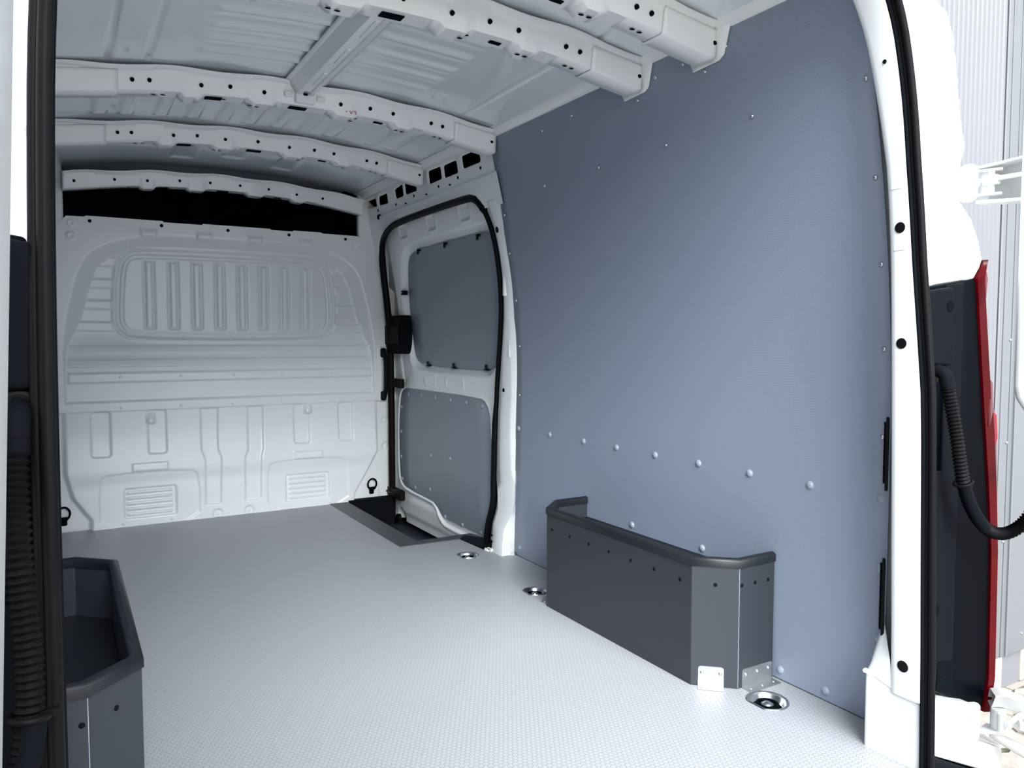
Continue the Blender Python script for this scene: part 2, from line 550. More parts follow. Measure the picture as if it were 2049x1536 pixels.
def bulk_depth(X, Z):
    d = np.zeros_like(X)
    sa = sdpoly(X, Z, arch)
    A = 0.016 + 0.050 * ss(Z, 0.78, 1.06)
    wid = 0.014 + 0.068 * ss(Z, 0.90, 1.15)
    d -= A * ss(-sa / wid, 0, 1)
    inside = ss(-sa, 0.02, 0.05)
    so, si = sdpoly(X, Z, ring_o), sdpoly(X, Z, ring_i)
    d += 0.007 * np.exp(-(so / 0.008) ** 2)                       # bead round the blanking panel
    d -= 0.007 * ss(-so, 0.010, 0.018)
    d += 0.007 * np.exp(-((si - 0.002) / 0.006) ** 2)
    d += 0.008 * ss(-si, 0.002, 0.014)
    for k in range(8):
        q = sdpoly(X, Z, [(0.4255 + 0.1225 * k - .012, 1.072), (0.4255 + 0.1225 * k + .012, 1.072), (0.4265 + 0.1225 * k + .012, 1.422), (0.4265 + 0.1225 * k - .012, 1.422)]) - 0.012
        d -= 0.0090 * np.exp(-((q + 0.002) / 0.0065) ** 2)
        d += 0.004 * ss(-q, 0.006, 0.012)
    for a, b in ((1.393, 1.438), (1.277, 1.322), (1.165, 1.209), (1.048, 1.094)):
        strip = ss(Z, a - .006, a + .004) * (1 - ss(Z, b - .004, b + .006))
        d += 0.008 * strip * ss(so, 0.006, 0.016) * ss(-sa, 0.035, 0.065)
    for a, b in ((.928, .966), (.858, .894), (.776, .823)):
        strip = ss(Z, a - .006, a + .003) * (1 - ss(Z, b - .003, b + .006))
        d += 0.008 * strip * ss(-sa, 0.01, 0.03)
    # lower pressing
    low = 1 - ss(Z, 0.617, 0.623)
    d -= 0.004 * low
    bend = sum(np.interp(Z + o, [0, 0.18, 0.23, 0.28, 0.46, 0.51, 0.7], [0.040, 0.034, 0.026, 0.033, 0.005, 0.0, 0.0]) for o in (-.024, -.012, 0, .012, .024)) / 5
    eR, eL = sdpoly(X, Z, endR), sdpoly(X, Z, endL)
    free = ss(eR, -0.012, 0.012) * ss(eL, -0.012, 0.012)
    d += bend * free - 0.012 * (1 - free) * low
    for x0, x1, z0 in ((.119, .219, .375), (.392, .492, .377), (1.180, 1.278, .379), (1.452, 1.547, .377)):
        q = sdpoly(X, Z, [(x0 + .02, z0 + .02), (x1 - .02, z0 + .02), (x1 - .02, .602), (x0 + .02, .602)]) - 0.02
        d -= 0.009 * ss(-q, -0.001, 0.009)
    for p in (s3, s4):
        q = sdpoly(X, Z, p)
        d -= 0.009 * ss(-q, -0.001, 0.009)
    for x0, x1, z0, z1 in ((.311, .490, .292, .337), (1.177, 1.348, .292, .337)):
        q = sdpoly(X, Z, [(x0, z0), (x1, z0), (x1, z1), (x0, z1)])
        d += 0.006 * ss(-q, -0.002, 0.006)
    for p in (boxL, boxR):
        q = sdpoly(X, Z, p)
        d -= 0.005 * ss(-q, -0.002, 0.007)
    for x0, x1, l0, l1 in ((.267, .530, .287, .500), (1.123, 1.388, 1.149, 1.357)):
        q = sdpoly(X, Z, [(x0 + .015, .055), (x1 - .015, .055), (x1 - .015, .188), (x0 + .015, .188)]) - .015
        d -= 0.012 * ss(-q, -0.002, 0.008)
        for k in range(5):
            zc = 0.178 - 0.0292 * k
            q = sdpoly(X, Z, [(l0, zc - .004), (l1, zc - .004), (l1, zc + .004), (l0, zc + .004)])
            d += 0.010 * (1 - ss(q, 0.0, 0.008)) * ss(Z - zc, -0.012, 0.004)
    for cx, cz in ((.412, .575), (1.268, .590)):                   # pressed hooks under the seam
        d += 0.024 * np.exp(-((X - cx) / .019) ** 4) * ss(Z, cz - .036, cz - .022) * (1 - ss(Z, cz - .012, cz + .045))
    for cx in (.424, .706, .983, 1.268):
        q = sdpoly(X, Z, [(cx - .030, 1.556), (cx + .030, 1.556), (cx + .040, 1.60), (cx - .040, 1.60)]) - .006
        d += 0.010 * ss(-q, -0.004, 0.008) * (1 - ss(Z, 1.575, 1.60))
    for cx, cz, r in ((.063, 1.60, .018), (.062, 1.535, .022), (1.592, 1.585, .018)):
        q = np.hypot(X - cx, Z - cz)
        d += 0.004 * np.exp(-((q - r * .7) / .006) ** 2)
    for cx, cz in ((1.765, .485), (1.768, .325), (.912, .019), (.741, .019)):
        q = np.hypot(X - cx, Z - cz)
        d -= 0.008 * (1 - ss(q, .020, .032))
    q = sdpoly(X, Z, [(1.60, -.02), (1.71, -.02), (1.71, .09), (1.60, .10)]) - .012
    d += 0.006 * ss(-q, 0, .010)
    q = sdpoly(X, Z, [(1.728, .62), (1.80, .62), (1.80, .95), (1.728, .95)]) - .012
    d += 0.010 * ss(-q, 0, .012)
    return d


bulk_out = [(-0.20, -0.03), (1.83, -0.03), (1.83, 1.30), (1.742, 1.373), (1.705, 1.44), (1.693, 1.48), (1.677, 1.55), (1.644, 1.60), (1.59, 1.636),
            (1.37, 1.6375), (1.365, 1.643), (1.20, 1.643), (1.195, 1.637), (1.07, 1.637), (1.065, 1.643), (.70, 1.643), (.695, 1.637), (.50, 1.637), (.495, 1.643),
            (.13, 1.643), (.125, 1.637), (.043, 1.636), (.008, 1.599), (-0.03, 1.50), (-0.20, 1.37)]
bulk = grid('wall_front', np.arange(-0.21, 1.836, 0.0045), np.arange(-0.03, 1.65, 0.0045), bulk_depth,
            lambda U, V, D: (U, 4.57 - D, V), 'white_front', keep=lambda U, V: sdpoly(U, V, bulk_out), sharp=None)
tag(bulk, 'white pressed steel bulkhead with ribs, blanked window panel and louvred vents', 'wall', kind='structure')


def bd(x, z): return float(bulk_depth(np.array([[x]], float), np.array([[z]], float))[0, 0])


for x, z in [(.271, .802), (.570, .801), (.848, .802), (1.125, .802), (1.425, .801), (.269, .638), (.567, .637), (.840, .636), (1.115, .635), (1.410, .635),
             (.586, 1.489), (.849, 1.490), (1.107, 1.487), (.278, 1.360), (.265, 1.129), (.597, 1.016), (.847, 1.016), (1.101, 1.016), (1.413, 1.357), (1.431, 1.129),
             (.261, .018), (.500, .017), (.739, .018), (.911, .019), (1.149, .017), (1.388, .017), (1.765, .485), (1.768, .325)]:
    put('rivet', ME_WHITE, bulk, face(x, 4.57 - bd(x, z) - 0.0005, z, (0, -1, 0)))
g = G()
for x, z in [(.148, 1.617), (.489, 1.618), (.832, 1.617), (1.173, 1.615), (1.514, 1.613)]:
    g.cyl((x, 4.5705, z), (0, -1, 0), 0.009, 0.0018, 14)  # uncut holes: each black disc carries the hole's shade in its colour
tag(g.mk('painted_hole_shade', 'void', bulk), 'row of small black discs drawn as shaded holes along the top flange', kind='stuff')
# front post between bulkhead edge and roof, and black sheets giving the cab its darkness
cab = G().box(-0.14, 1.82, 5.25, 5.27, 1.30, 2.02).box(-0.14, 1.82, 4.66, 5.26, 1.28, 1.30).mk('cab_dark_back', 'void', bulk)
g = G().prism([(0.66, 1.3), (0.88, 1.3), (0.83, 1.90), (0.70, 1.90)], lambda u, v, w: (u, w, v), 5.16, 5.249)
g.prism([(0.70, 1.3), (0.84, 1.3), (0.80, 1.90), (0.73, 1.90)], lambda u, v, w: (u, w, v), 5.12, 5.16)
bevel(g.mk('cab_roof_rib', 'plastic', bulk), 0.02)
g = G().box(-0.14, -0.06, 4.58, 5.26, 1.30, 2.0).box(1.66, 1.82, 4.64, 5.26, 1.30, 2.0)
g.mk('cab_dark_sides', 'void', bulk)  # black sides continue the cab's painted darkness
# white pillar sheet between the bulkhead and the roof at either end
g = G()
g.prism([(1.60, 1.62), (1.70, 1.40), (1.80, 1.30), (1.80, 1.75), (1.62, 1.90), (1.60, 1.90)], lambda u, v, w: (u, w, v), 4.575, 4.62)
g.prism([(0.03, 1.62), (-0.02, 1.50), (-0.22, 1.30), (-0.22, 1.90), (0.03, 1.90)], lambda u, v, w: (u, w, v), 4.575, 4.62)
bevel(g.mk('front_pillar_sheet', 'white', bulk), 0.01)

# ================================================================== ceiling
def roof_z(X):
    return 1.960 - 0.064 * ((X - 0.82) / 0.8) ** 2


RIBY = [(4.48, 'front'), (3.66, 'a'), (2.90, 'b'), (1.945, 'c'), (1.622, 'd')]


def roof_depth(X, Y):
    d = np.zeros_like(X)
    # zone between bows b and c: beads across, grooves along the sides
    zone = ss(Y, 2.07, 2.10) * (1 - ss(Y, 2.80, 2.83))
    for y in (2.20, 2.33, 2.46, 2.57, 2.69):
        for x0, x1 in ((0.40, 0.765), (0.89, 1.235)):
            e = ss(X, x0, x0 + .03) * (1 - ss(X, x1 - .03, x1))
            d += 0.011 * np.exp(-((Y - y) / 0.014) ** 2) * e * zone
            d -= 0.005 * np.exp(-((Y - y - 0.045) / 0.006) ** 2) * e * zone
    for x in (0.158, 0.275, 1.445):
        d -= 0.012 * np.exp(-((X - x) / 0.007) ** 2) * ss(Y, 1.0, 1.1) * (1 - ss(Y, 2.84, 2.86))
    d += 0.006 * ss(X, 1.40, 1.44) * (1 - ss(Y, 2.84, 2.86)) + 0.006 * (1 - ss(X, 0.26, 0.29)) * (1 - ss(Y, 2.84, 2.86))
    # between bows a and b: longitudinal swages
    z2 = ss(Y, 3.02, 3.10) * (1 - ss(Y, 3.52, 3.58))
    for k, x in enumerate((0.158, 0.255, 0.385, 0.508, 0.63, 0.74, 0.86, 0.98, 1.10, 1.30, 1.40)):
        d += 0.013 * ss(X, x - .030, x - .018) * (1 - ss(X, x + .018, x + .030)) * z2
    # between front bow and a: three rounded pressings
    for x0, x1, y1 in ((.515, .635, 4.40), (.755, .87, 4.30), (1.03, 1.15, 4.42)):
        q = sdpoly(X, Y, [(x0 + .03, 3.70), (x1 - .03, 3.70), (x1 - .03, y1 - .03), (x0 + .03, y1 - .03)]) - .03
        d -= 0.008 * ss(-q, -.006, .018)
    # soft oil-canning of thin sheet
    d += 0.0022 * np.sin(X * 9 + 1.2 * np.sin(Y * 3.1)) * np.sin(Y * 4.3 + 0.7)
    return d


ceil = grid('ceiling', np.arange(-0.11, 1.690, 0.009), np.arange(1.08, 4.62, 0.0085), roof_depth,
            lambda U, V, D: (U, V, roof_z(U) - D), 'white_roof', sharp=None)
tag(ceil, 'white painted sheet metal roof skin with pressed swages', 'ceiling', kind='structure')
g = G()
for x in [i * 0.10 - 0.22 for i in range(20)]:
    g.add([(x, 1.0, roof_z(x) + .05), (x + .1, 1.0, roof_z(x + .1) + .05), (x + .1, 4.62, roof_z(x + .1) + .05), (x, 4.62, roof_z(x) + .05)], [(0, 1, 2, 3)])
g.box(-0.2, 1.9, 4.62, 5.27, 1.99, 2.01)
g.mk('outer_roof', 'white', ceil)


def rib_top(x): return 1.944 - 0.062 * ((x - 0.82) / 0.8) ** 2


def rib_h(x, kind):
    a = abs(x - 0.815)
    h = 0.070 + 0.008 * ss(np.float64(a), 0.45, 0.75)
    low = 0.0
    for c, w in ((0.155, 0.035), (0.395, 0.025), (0.235, 0.0)):
        if w: low = max(low, float(1 - ss(np.float64(abs(a - c)), w, w + 0.018)))
    return float(h + 0.014 * low)


def make_rib(y, kind):
    x0, x1 = (0.03, 1.60) if kind == 'front' else (-0.06, 1.625)
    xs = np.linspace(x0, x1, 150)
    dz = -0.050 if kind == 'front' else 0.0
    w = 0.085
    prof = []
    V, F = [], []
    for x in xs:
        t, h = rib_top(x) + dz, rib_h(x, kind)
        wv = 0.004 * math.sin((x - x0) * 19)
        ring = [(x, y - 0.030, t + 0.002 + wv), (x, y - 0.006, t - 0.006 + wv), (x, y, t - 0.020), (x, y + 0.006, t - h + 0.006), (x, y + 0.011, t - h),
                (x, y + w - 0.005, t - h), (x, y + w, t - h + 0.006), (x, y + w + 0.006, t - 0.02), (x, y + w + 0.05, t - 0.006)]
        V += ring
    n = 9
    for i in range(len(xs) - 1):
        for k in range(n - 1):
            F.append((i * n + k, (i + 1) * n + k, (i + 1) * n + k + 1, i * n + k + 1))
    o = mk('roof_bow', V, F, 'white', ceil, sharp=50)
    so = o.modifiers.new('thickness', 'SOLIDIFY'); so.thickness = 0.002 * S; so.offset = 1
    # overlapping end sleeve with its visible seam
    if kind != 'front':
        for a, b in ((1.430, x1 + .003), (-0.06, 0.190)):
            V, F = [], []
            xx = np.linspace(a, b, 14)
            for x in xx:
                t, h = rib_top(x) + dz, rib_h(x, kind) + 0.002
                V += [(x, y - 0.010, t - 0.012), (x, y - 0.003, t - 0.020), (x, y + 0.003, t - h + 0.005), (x, y + 0.009, t - h - 0.002), (x, y + w - .003, t - h - 0.002), (x, y + w + .004, t - h + .006)]
            for i in range(len(xx) - 1):
                for k in range(5):
                    F.append((i * 6 + k, (i + 1) * 6 + k, (i + 1) * 6 + k + 1, i * 6 + k + 1))
            e = mk('end_sleeve', V, F, 'white', o, sharp=50)
            so = e.modifiers.new('thickness', 'SOLIDIFY'); so.thickness = 0.002 * S; so.offset = 0
    # fixing holes as black discs and plates, shade put into the colour
    g = G()
    k = y / {'front': 4.4, 'a': 3.6, 'b': 2.85, 'c': 1.9, 'd': 1.58}[kind]
    dots = [.08, .259, .410, .565, .716, .870, 1.022, 1.177, 1.326] if kind == 'front' else [.228, .280, .442, .537, .653, .793, .933, 1.049, 1.142, 1.304, 1.354, 1.580]
    for x in dots:
        x *= k
        t, h = rib_top(x) + dz, rib_h(x, kind)
        zc = t - 0.020 - (h - 0.026) * 0.42
        g.cyl((x, y + 0.004, zc), (0, -1, 0.12), 0.0068, 0.0068, 12)
    pairs = [(.30, .33), (.50, .53), (.62, .645), (1.00, 1.02), (1.19, 1.215), (1.36, 1.385)]
    for pr in pairs:
        for j, x in enumerate(pr):
            t, h = rib_top(x) + dz, rib_h(x, kind)
            g.add([(x + 0.009 * math.cos(q), y + 0.045 + 0.006 * math.sin(q), t - h - 0.0032) for q in [i * math.pi / 4 for i in range(8)]], [tuple(range(8))])
    slots = [(.49, .032), (.80, .030), (1.10, .020)] if kind == 'front' else [(.495, .028), (.795, .032), (1.115, .018), (1.575, .028)]
    for x, hl in slots:
        z = lambda q: rib_top(q) + dz - rib_h(q, kind) - 0.0035
        a, b = (y + .030, y + .062) if hl > .02 else (y + .040, y + .056)
        g.prism([(x - hl, a), (x + hl, a), (x + hl, b), (x - hl, b)], lambda u, v, w_: (u, v, z(u) + w_), 0.0, 0.003)
    tag(g.mk('painted_hole_shade', 'void', o), 'small black discs and plates drawn as shaded fixing holes and slots', kind='stuff')
    return o


for y, kd in RIBY:
    o = make_rib(y, kd)
    if kd in ('c', 'd'):                                    # plates where the bow lands on the grey liner
        yy = y
        poly = [(yy + 0.105, 1.793), (yy - 0.012, 1.797), (yy - 0.066, 1.885), (yy + 0.14, 1.885), (yy + 0.118, 1.84)]
        plate('end_plate', poly, -0.006, 'white', o, thick=0.006, rows=8, cols=4)
    if kd == 'b':
        g = G()
        for (a, b_) in (((0.985, 1.884), (0.990, 1.872)), ((0.990, 1.872), (0.996, 1.884)), ((1.000, 1.884), (1.010, 1.882)), ((1.010, 1.882), (1.008, 1.872)), ((0.968, 1.879), (0.975, 1.879))):
            g.tube([(a[0], 2.9005, a[1] - .004), (b_[0], 2.9005, b_[1] - .004)], 0.0012, 6)
        g.mk('marker_scribble', 'marker', o)
        # clip where the lengthwise channel meets this bow
        g = G().box(0.775, 0.845, 2.885, 2.905, 1.878, 1.925).box(0.735, 0.765, 2.890, 2.905, 1.895, 1.915).box(0.855, 0.885, 2.890, 2.905, 1.893, 1.912)
        bevel(g.mk('channel_clip', 'white', o), 0.004)
        G().box(0.802, 0.818, 2.883, 2.886, 1.905, 1.918).mk('clip_slot', 'void', o)

# lengthwise channel between the two middle bows
prof = [(-0.075, 0.018), (-0.058, 0.016), (-0.030, -0.022), (-0.014, -0.024), (-0.012, -0.018), (0.012, -0.018), (0.014, -0.024), (0.030, -0.022), (0.058, 0.016), (0.075, 0.018)]
V, F = [], []
for i, y in enumerate((2.03, 2.06, 2.45, 2.85, 2.89)):
    for u, v in prof:
        V.append((0.808 + u, y, 1.930 + v))
for i in range(4):
    for k in range(9):
        F.append((i * 10 + k, i * 10 + k + 1, (i + 1) * 10 + k + 1, (i + 1) * 10 + k))
chn = mk('roof_channel', V, F, 'white', ceil, sharp=30)
so = chn.modifiers.new('thickness', 'SOLIDIFY'); so.thickness = 0.002 * S; so.offset = 1
for y in (2.20, 2.45, 2.70):
    bevel(G().box(0.802, 0.814, y - 0.07, y + 0.07, 1.908, 1.914).mk('stiffening_bead', 'white', chn), 0.002)

# ================================================================== right wall
wallr = empty('wall_right', (1.8, 2.1, 0))
tag(wallr, 'right side wall: grey lined panel, white centre pillar and header over the sliding door', 'wall', kind='structure')
wallr.location = (0, 0, 0)
edge = [(3.035, 0.002), (3.031, .351), (3.022, .585), (3.006, .977), (2.998, 1.270), (3.004, 1.404), (2.987, 1.576), (2.970, 1.765), (2.960, 1.868)]
lp = [(1.172, 0.002)] + edge + [(1.10, 1.872), (1.172, 1.60)]
lin = plate('liner_panel', lp, 0.002, 'liner', wallr, thick=0.004, rows=60, cols=30)
tag(lin, 'smooth blue grey wall lining sheet fixed with screws')
NX = lambda z: (-1, 0, -0.25 * max(0, z - .7))
for y, z in [(1.190, 1.629), (1.190, 1.399), (1.188, 1.188), (1.188, .977), (1.192, .753), (2.560, 1.815), (2.356, 1.822), (2.258, 1.622), (1.900, 1.624), (1.544, 1.627), (2.618, 1.618),
             (1.994, 1.783), (1.894, 1.826), (1.770, 1.829), (1.690, 1.785), (1.597, 1.827), (2.072, 1.824),
             (2.976, 1.386), (2.970, 1.177), (2.971, .971), (2.986, .749), (2.965, 1.552)]:
    put('screw', ME_METAL, lin, face(wxn(z) - 0.001, y, z, NX(z)))
for y, z in [(2.736, .594), (2.488, .594), (2.276, .594), (2.058, .594), (1.844, .594), (1.627, .594), (1.408, .594), (2.995, .595), (1.192, .595), (1.188, .414), (1.188, .232),
             (2.985, .041), (2.181, .318), (1.822, .316), (1.496, .030), (1.342, .029)]:
    put('button_screw', ME_BUTTON, lin, face(1.7995, y, z, (-1, 0, 0)))
# rail along the roof edge
V, F = [], []
for i, y in enumerate(np.linspace(1.08, 4.62, 20)):
    V += [(1.634, y, 1.868), (1.622, y, 1.870), (1.606, y, 1.884), (1.600, y, 1.893), (1.585, y, 1.897), (1.66, y, 1.95)]
for i in range(19):
    for k in range(5):
        F.append((i * 6 + k, i * 6 + k + 1, (i + 1) * 6 + k + 1, (i + 1) * 6 + k))
mk('roof_rail', V, F, 'white', wallr, sharp=40)
# header over the sliding door
openp = [(3.30, -.3), (3.283, .06), (3.221, .20), (3.221, .32), (3.194, .76), (3.113, 1.093), (3.083, 1.276), (3.082, 1.479), (3.11, 1.61), (3.17, 1.665), (3.25, 1.682),
         (4.15, 1.682), (4.33, 1.655), (4.46, 1.58), (4.52, 1.45), (4.54, 1.2), (4.55, .94), (4.57, -.3)]
holes = [[(4.590, 1.846), (4.400, 1.846), (4.410, 1.800), (4.600, 1.812)], [(4.344, 1.845), (4.215, 1.845), (4.235, 1.793), (4.372, 1.799)],
         [(4.098, 1.845), (3.980, 1.856), (4.000, 1.797), (4.108, 1.796)], [(3.945, 1.857), (3.80, 1.857), (3.820, 1.795), (3.968, 1.797)],
         [(3.63, 1.860), (3.490, 1.857), (3.505, 1.801), (3.652, 1.800)], [(3.452, 1.854), (3.314, 1.853), (3.326, 1.798), (3.472, 1.798)],
         [(3.254, 1.859), (3.084, 1.856), (3.096, 1.803), (3.266, 1.804)]]


def roundpoly(p, r):
    out = []
    n = len(p)
    for i in range(n):
        a, b, c = Vector(p[i - 1]), Vector(p[i]), Vector(p[(i + 1) % n])
        u, v = (a - b).normalized(), (c - b).normalized()
        p0, p1 = b + u * r, b + v * r
        for t in (0, .25, .5, .75, 1):
            out.append(tuple((1 - t) ** 2 * p0 + 2 * t * (1 - t) * b + t * t * p1))
    return out


holes = [roundpoly(h, .014) for h in holes]


def hdr_keep(Y, Z):
    s = np.maximum(np.maximum(2.955 - Y, Y - 4.60), np.maximum(np.where(Y < 4.0, 1.60, 1.24) - Z, Z - 1.872))
    s = np.maximum(s, -sdpoly(Y, Z, openp))
    for h in holes: s = np.maximum(s, -sdpoly(Y, Z, h))
    return s


def hdr_depth(Y, Z):
    d = 0.010 * ss(Z, 1.735, 1.745) * -1
    q = sdpoly(Y, Z, openp)
    d = d + 0.008 * (1 - ss(q, 0.0, 0.035))
    for h in holes: d = d - 0.006 * (1 - ss(sdpoly(Y, Z, h), 0.0, 0.010))
    return d


hd = grid('door_header', np.arange(2.94, 4.61, 0.0055), np.arange(1.23, 1.88, 0.0045), hdr_depth,
          lambda U, V, D: (wx(V) - 0.004 - D, U, V), 'white', wallr, keep=hdr_keep, sharp=None)
G().box(1.93, 1.95, 2.9, 5.3, -.40, 2.0).box(1.5, 1.95, 4.74, 4.76, -.40, 1.30).box(1.3, 1.95, 3.0, 4.76, -.42, -.40).mk('light_leak_panels', 'void', wallr)  # unseen black panels added to stop light leaking round the sliding door
G().box(1.75, 1.76, 2.9, 4.7, 1.70, 1.95).box(1.6, 1.76, 2.9, 4.7, 1.90, 1.91).mk('header_dark_backing', 'void', wallr)  # black backing puts the cavity's shade behind the header openings
g = G()
for y, z in [(4.40, 1.775), (4.12, 1.768), (3.86, 1.775), (3.55, 1.772), (3.33, 1.776), (3.10, 1.778)]:
    g.cyl((wxn(z) + 0.008, y, z), (-1, 0, 0), 0.0075, 0.004, 12)  # raised black discs, coloured as the dark inside of holes
for y, z in [(4.38, 1.745), (3.98, 1.752), (3.70, 1.756), (3.42, 1.757), (4.20, 1.72), (4.30, 1.70)]:
    g.cyl((wxn(z) - 0.001 + .006, y, z), (-1, 0, 0), 0.004, 0.0075, 10)
g.cyl((wxn(1.735) + .004, 4.40, 1.735), (-1, 0, 0), 0.015, 0.010, 16)
tag(g.mk('painted_hole_shade', 'void', wallr), 'small black discs drawn as shaded holes along the header', kind='stuff')
# B pillar
bp = [(-0.02, 3.298, 3.165, 3.040), (0.06, 3.283, 3.160, 3.038), (0.12, 3.262, 3.140, 3.034), (0.17, 3.228, 3.095, 3.032), (0.20, 3.213, 3.066, 3.032), (.257, 3.213, 3.045, 3.031), (.33, 3.221, 3.040, 3.031), (.351, 3.221, 3.050, 3.031),
      (.40, 3.219, 3.068, 3.029), (.556, 3.212, 3.077, 3.022), (.66, 3.205, 3.074, 3.018), (.721, 3.197, 3.066, 3.014), (.76, 3.194, 3.062, 3.012), (1.093, 3.113, 3.050, 2.998), (1.227, 3.090, 3.030, 2.990), (1.276, 3.083, 3.028, 2.988), (1.404, 3.081, 3.030, 2.992), (1.479, 3.082, 3.030, 2.990), (1.56, 3.100, 3.030, 2.980), (1.625, 3.128, 3.030, 2.968)]
V, F = [], []
for z, a, b, c in bp:
    x = wxn(z)
    bump = float(np.interp(z, [-.02, .06, .12, .20, .35, .8, 1.28, 1.62], [.072, .068, .050, .030, .018, .016, .010, .0075]))
    k = 1 - bump / 1.8
    a, b = a * k, b * k
    V += [(x + 0.075, a + .01, z), (x + 0.004, a + 0.004, z), (x - bump * 0.8, a - 0.012, z), (x - bump, (a + b) / 2, z), (x - bump, b + .006, z), (x - bump + .003, b - .006, z), (x + 0.004, c - .004, z)]
n = 7
for i in range(len(bp) - 1):
    for k in range(n - 1):
        F.append((i * n + k, i * n + k + 1, (i + 1) * n + k + 1, (i + 1) * n + k))
pil = mk('centre_pillar', V, F, 'white', wallr, sharp=50)
g = G().cyl((wxn(.765) - .012, 3.105, .765), (-1, 0, 0), 0.010, 0.0055, 14)  # pillar holes shown by black discs, their shade is colour
g.cyl((1.738, 3.135, .075), (-1, -.1, 0), 0.005, 0.008, 10).cyl((1.738, 3.135, .045), (-1, -.1, 0), 0.004, 0.008, 10)
tag(g.mk('painted_hole_shade', 'void', pil), 'small black discs drawn as shaded holes in the pillar', kind='stuff')
g = G().cyl((wxn(1.498) - .002, 3.040, 1.498), (-1, 0, -.2), 0.014, 0.007, 16)
g.mk('pillar_plug', 'rubber', wallr)
for z0, z1 in ((1.20, 1.36), (0.92, 1.08)):
    bevel(G().box(wxn((z0 + z1) / 2) - (.0125 if z0 > 1.1 else .0165), wxn((z0 + z1) / 2) + .01, 3.032, 3.050, z0, z1).mk('pillar_bead', 'white', wallr), .004)
G().box(1.84, 1.86, 1.17, 3.1, -0.05, 2.0).mk('outer_skin', 'white', wallr)
# sliding door frame seal
cy, cz = 3.82, .75
tr = smooth([(wxn(z) - (.002 if y < 3.24 and z < 1.6 else .006), y + (.003 if y < 3.24 and z < 1.6 else .010 if y < cy else -.020), z - (.012 if z > 1.6 else 0)) for y, z in openp], 2, closed=False)
seal2 = G().tube(tr, [.012 if p[1] < 3.2 and p[2] < 1.58 else .0215 if p[1] > 4.4 and p[2] < 1.5 else .018 for p in tr], 10).mk('trim_2', 'rubber', sharp=60)
tag(seal2, 'black rubber seal around the sliding door opening', 'seal', kind='structure')

# ================================================================== sliding door
d1 = empty('door_1', (0, 0, 0))
tag(d1, 'closed white sliding side door with two grey lining panels', 'door', kind='structure')
upl = smooth([(4.325, 1.214), (4.25, 1.454), (4.165, 1.508), (4.013, 1.516), (3.294, 1.519), (3.205, 1.515), (3.165, 1.453), (3.148, 1.372), (3.172, 1.203), (3.20, 1.059), (3.253, .951), (3.298, .874), (3.37, .844), (4.195, .856), (4.270, .885), (4.305, .94)], 2)
lol = smooth([(4.493, .569), (4.475, .660), (4.42, .700), (4.338, .706), (3.427, .706), (3.345, .680), (3.305, .603), (3.285, .187), (3.30, -.02), (3.353, -.030), (3.50, -.030), (3.80, -.030), (3.866, -.015), (3.965, .066), (4.10, .074), (4.373, .080), (4.46, .10), (4.503, .16), (4.507, .475)], 1)


def door_depth(Y, Z):
    q = sdpoly(Y, Z, upl)
    d = -0.040 * ss(-q, -0.045, 0.0)
    q2 = sdpoly(Y, Z, lol)
    d += 0.007 * np.exp(-((q2 - 0.010) / 0.009) ** 2)
    d -= 0.008 * ss(-q2, -0.004, 0.004)
    for y0, y1, z0, z1 in ((4.10, 4.22, 1.585, 1.66), (3.715, 3.83, 1.583, 1.665), (3.325, 3.445, 1.582, 1.665)):
        r = sdpoly(Y, Z, [(y0 + .02, z0 + .02), (y1 - .02, z0 + .02), (y1 - .02, z1 - .02), (y0 + .02, z1 - .02)]) - .02
        d += 0.006 * np.exp(-(r / 0.008) ** 2) - 0.004 * ss(-r, 0, .01)
    for y0, y1 in ((3.96, 4.10), (3.61, 3.82)):
        r = sdpoly(Y, Z, [(y0 + .018, .762), (y1 - .018, .762), (y1 - .018, .770), (y0 + .018, .770)]) - .020
        d += 0.005 * np.exp(-(r / 0.007) ** 2)
    r = sdpoly(Y, Z, [(4.30, .80), (4.42, .74), (4.46, .90), (4.34, .92)]) - .01
    d -= 0.008 * ss(-r, 0, .012)
    d -= 0.05 * ss(Y, 4.43, 4.50) * ss(Z, .9, 1.0)
    d += 0.008 * ss(Z, -0.10, -0.06) * (1 - ss(Z, .0, .05))
    d -= 0.035 * (1 - ss(np.hypot(Y - 4.47, (Z + .115)), 0.03, 0.07))
    return d


grid('door_skin', np.arange(3.02, 4.70, 0.0075), np.arange(-0.13, 1.72, 0.0065), door_depth,
     lambda U, V, D: (wx(V) + 0.028 - D, U, V), 'white', d1, sharp=None)
up = plate('upper_lining', upl, 0.058, 'liner_door', d1, rows=40, cols=8)
up['label'] = 'plain grey lining panel held by black clips'
lo = plate('lower_lining', lol, 0.030, 'liner_door', d1, rows=60, cols=8)
lo['label'] = 'grey lining panel with stepped lower edge and button screws'
for y, z in [(4.350, .670), (4.156, .672), (3.963, .673), (3.767, .672), (3.578, .671), (3.401, .665), (4.462, .583), (4.472, .428), (4.476, .270), (4.459, .131), (3.320, .528), (3.321, .333),
             (4.026, .333), (3.774, .348), (4.259, .108), (4.041, .132), (3.840, .012), (3.627, .011), (3.415, .014)]:
    put('button_screw', ME_BUTTON, lo, face(wxn(z) + 0.0272, y, z, (-1, 0, 0)) @ Matrix.Scale(0.95, 4))
cg = G().box(-0.002, 0.030, -0.013, 0.013, -0.008, 0.004).box(-0.006, 0.000, -0.010, 0.010, -0.026, 0.004).box(-0.006, .004, -.028, -.010, -.002, .002)
clip = cg.mk('panel_clip', 'rubber', up); bevel(clip, .002)
spots = [(4.051, 1.512, 0), (3.700, 1.512, 0), (3.330, 1.512, 0), (4.100, .850, 1), (3.760, .848, 1), (3.390, .850, 1)]
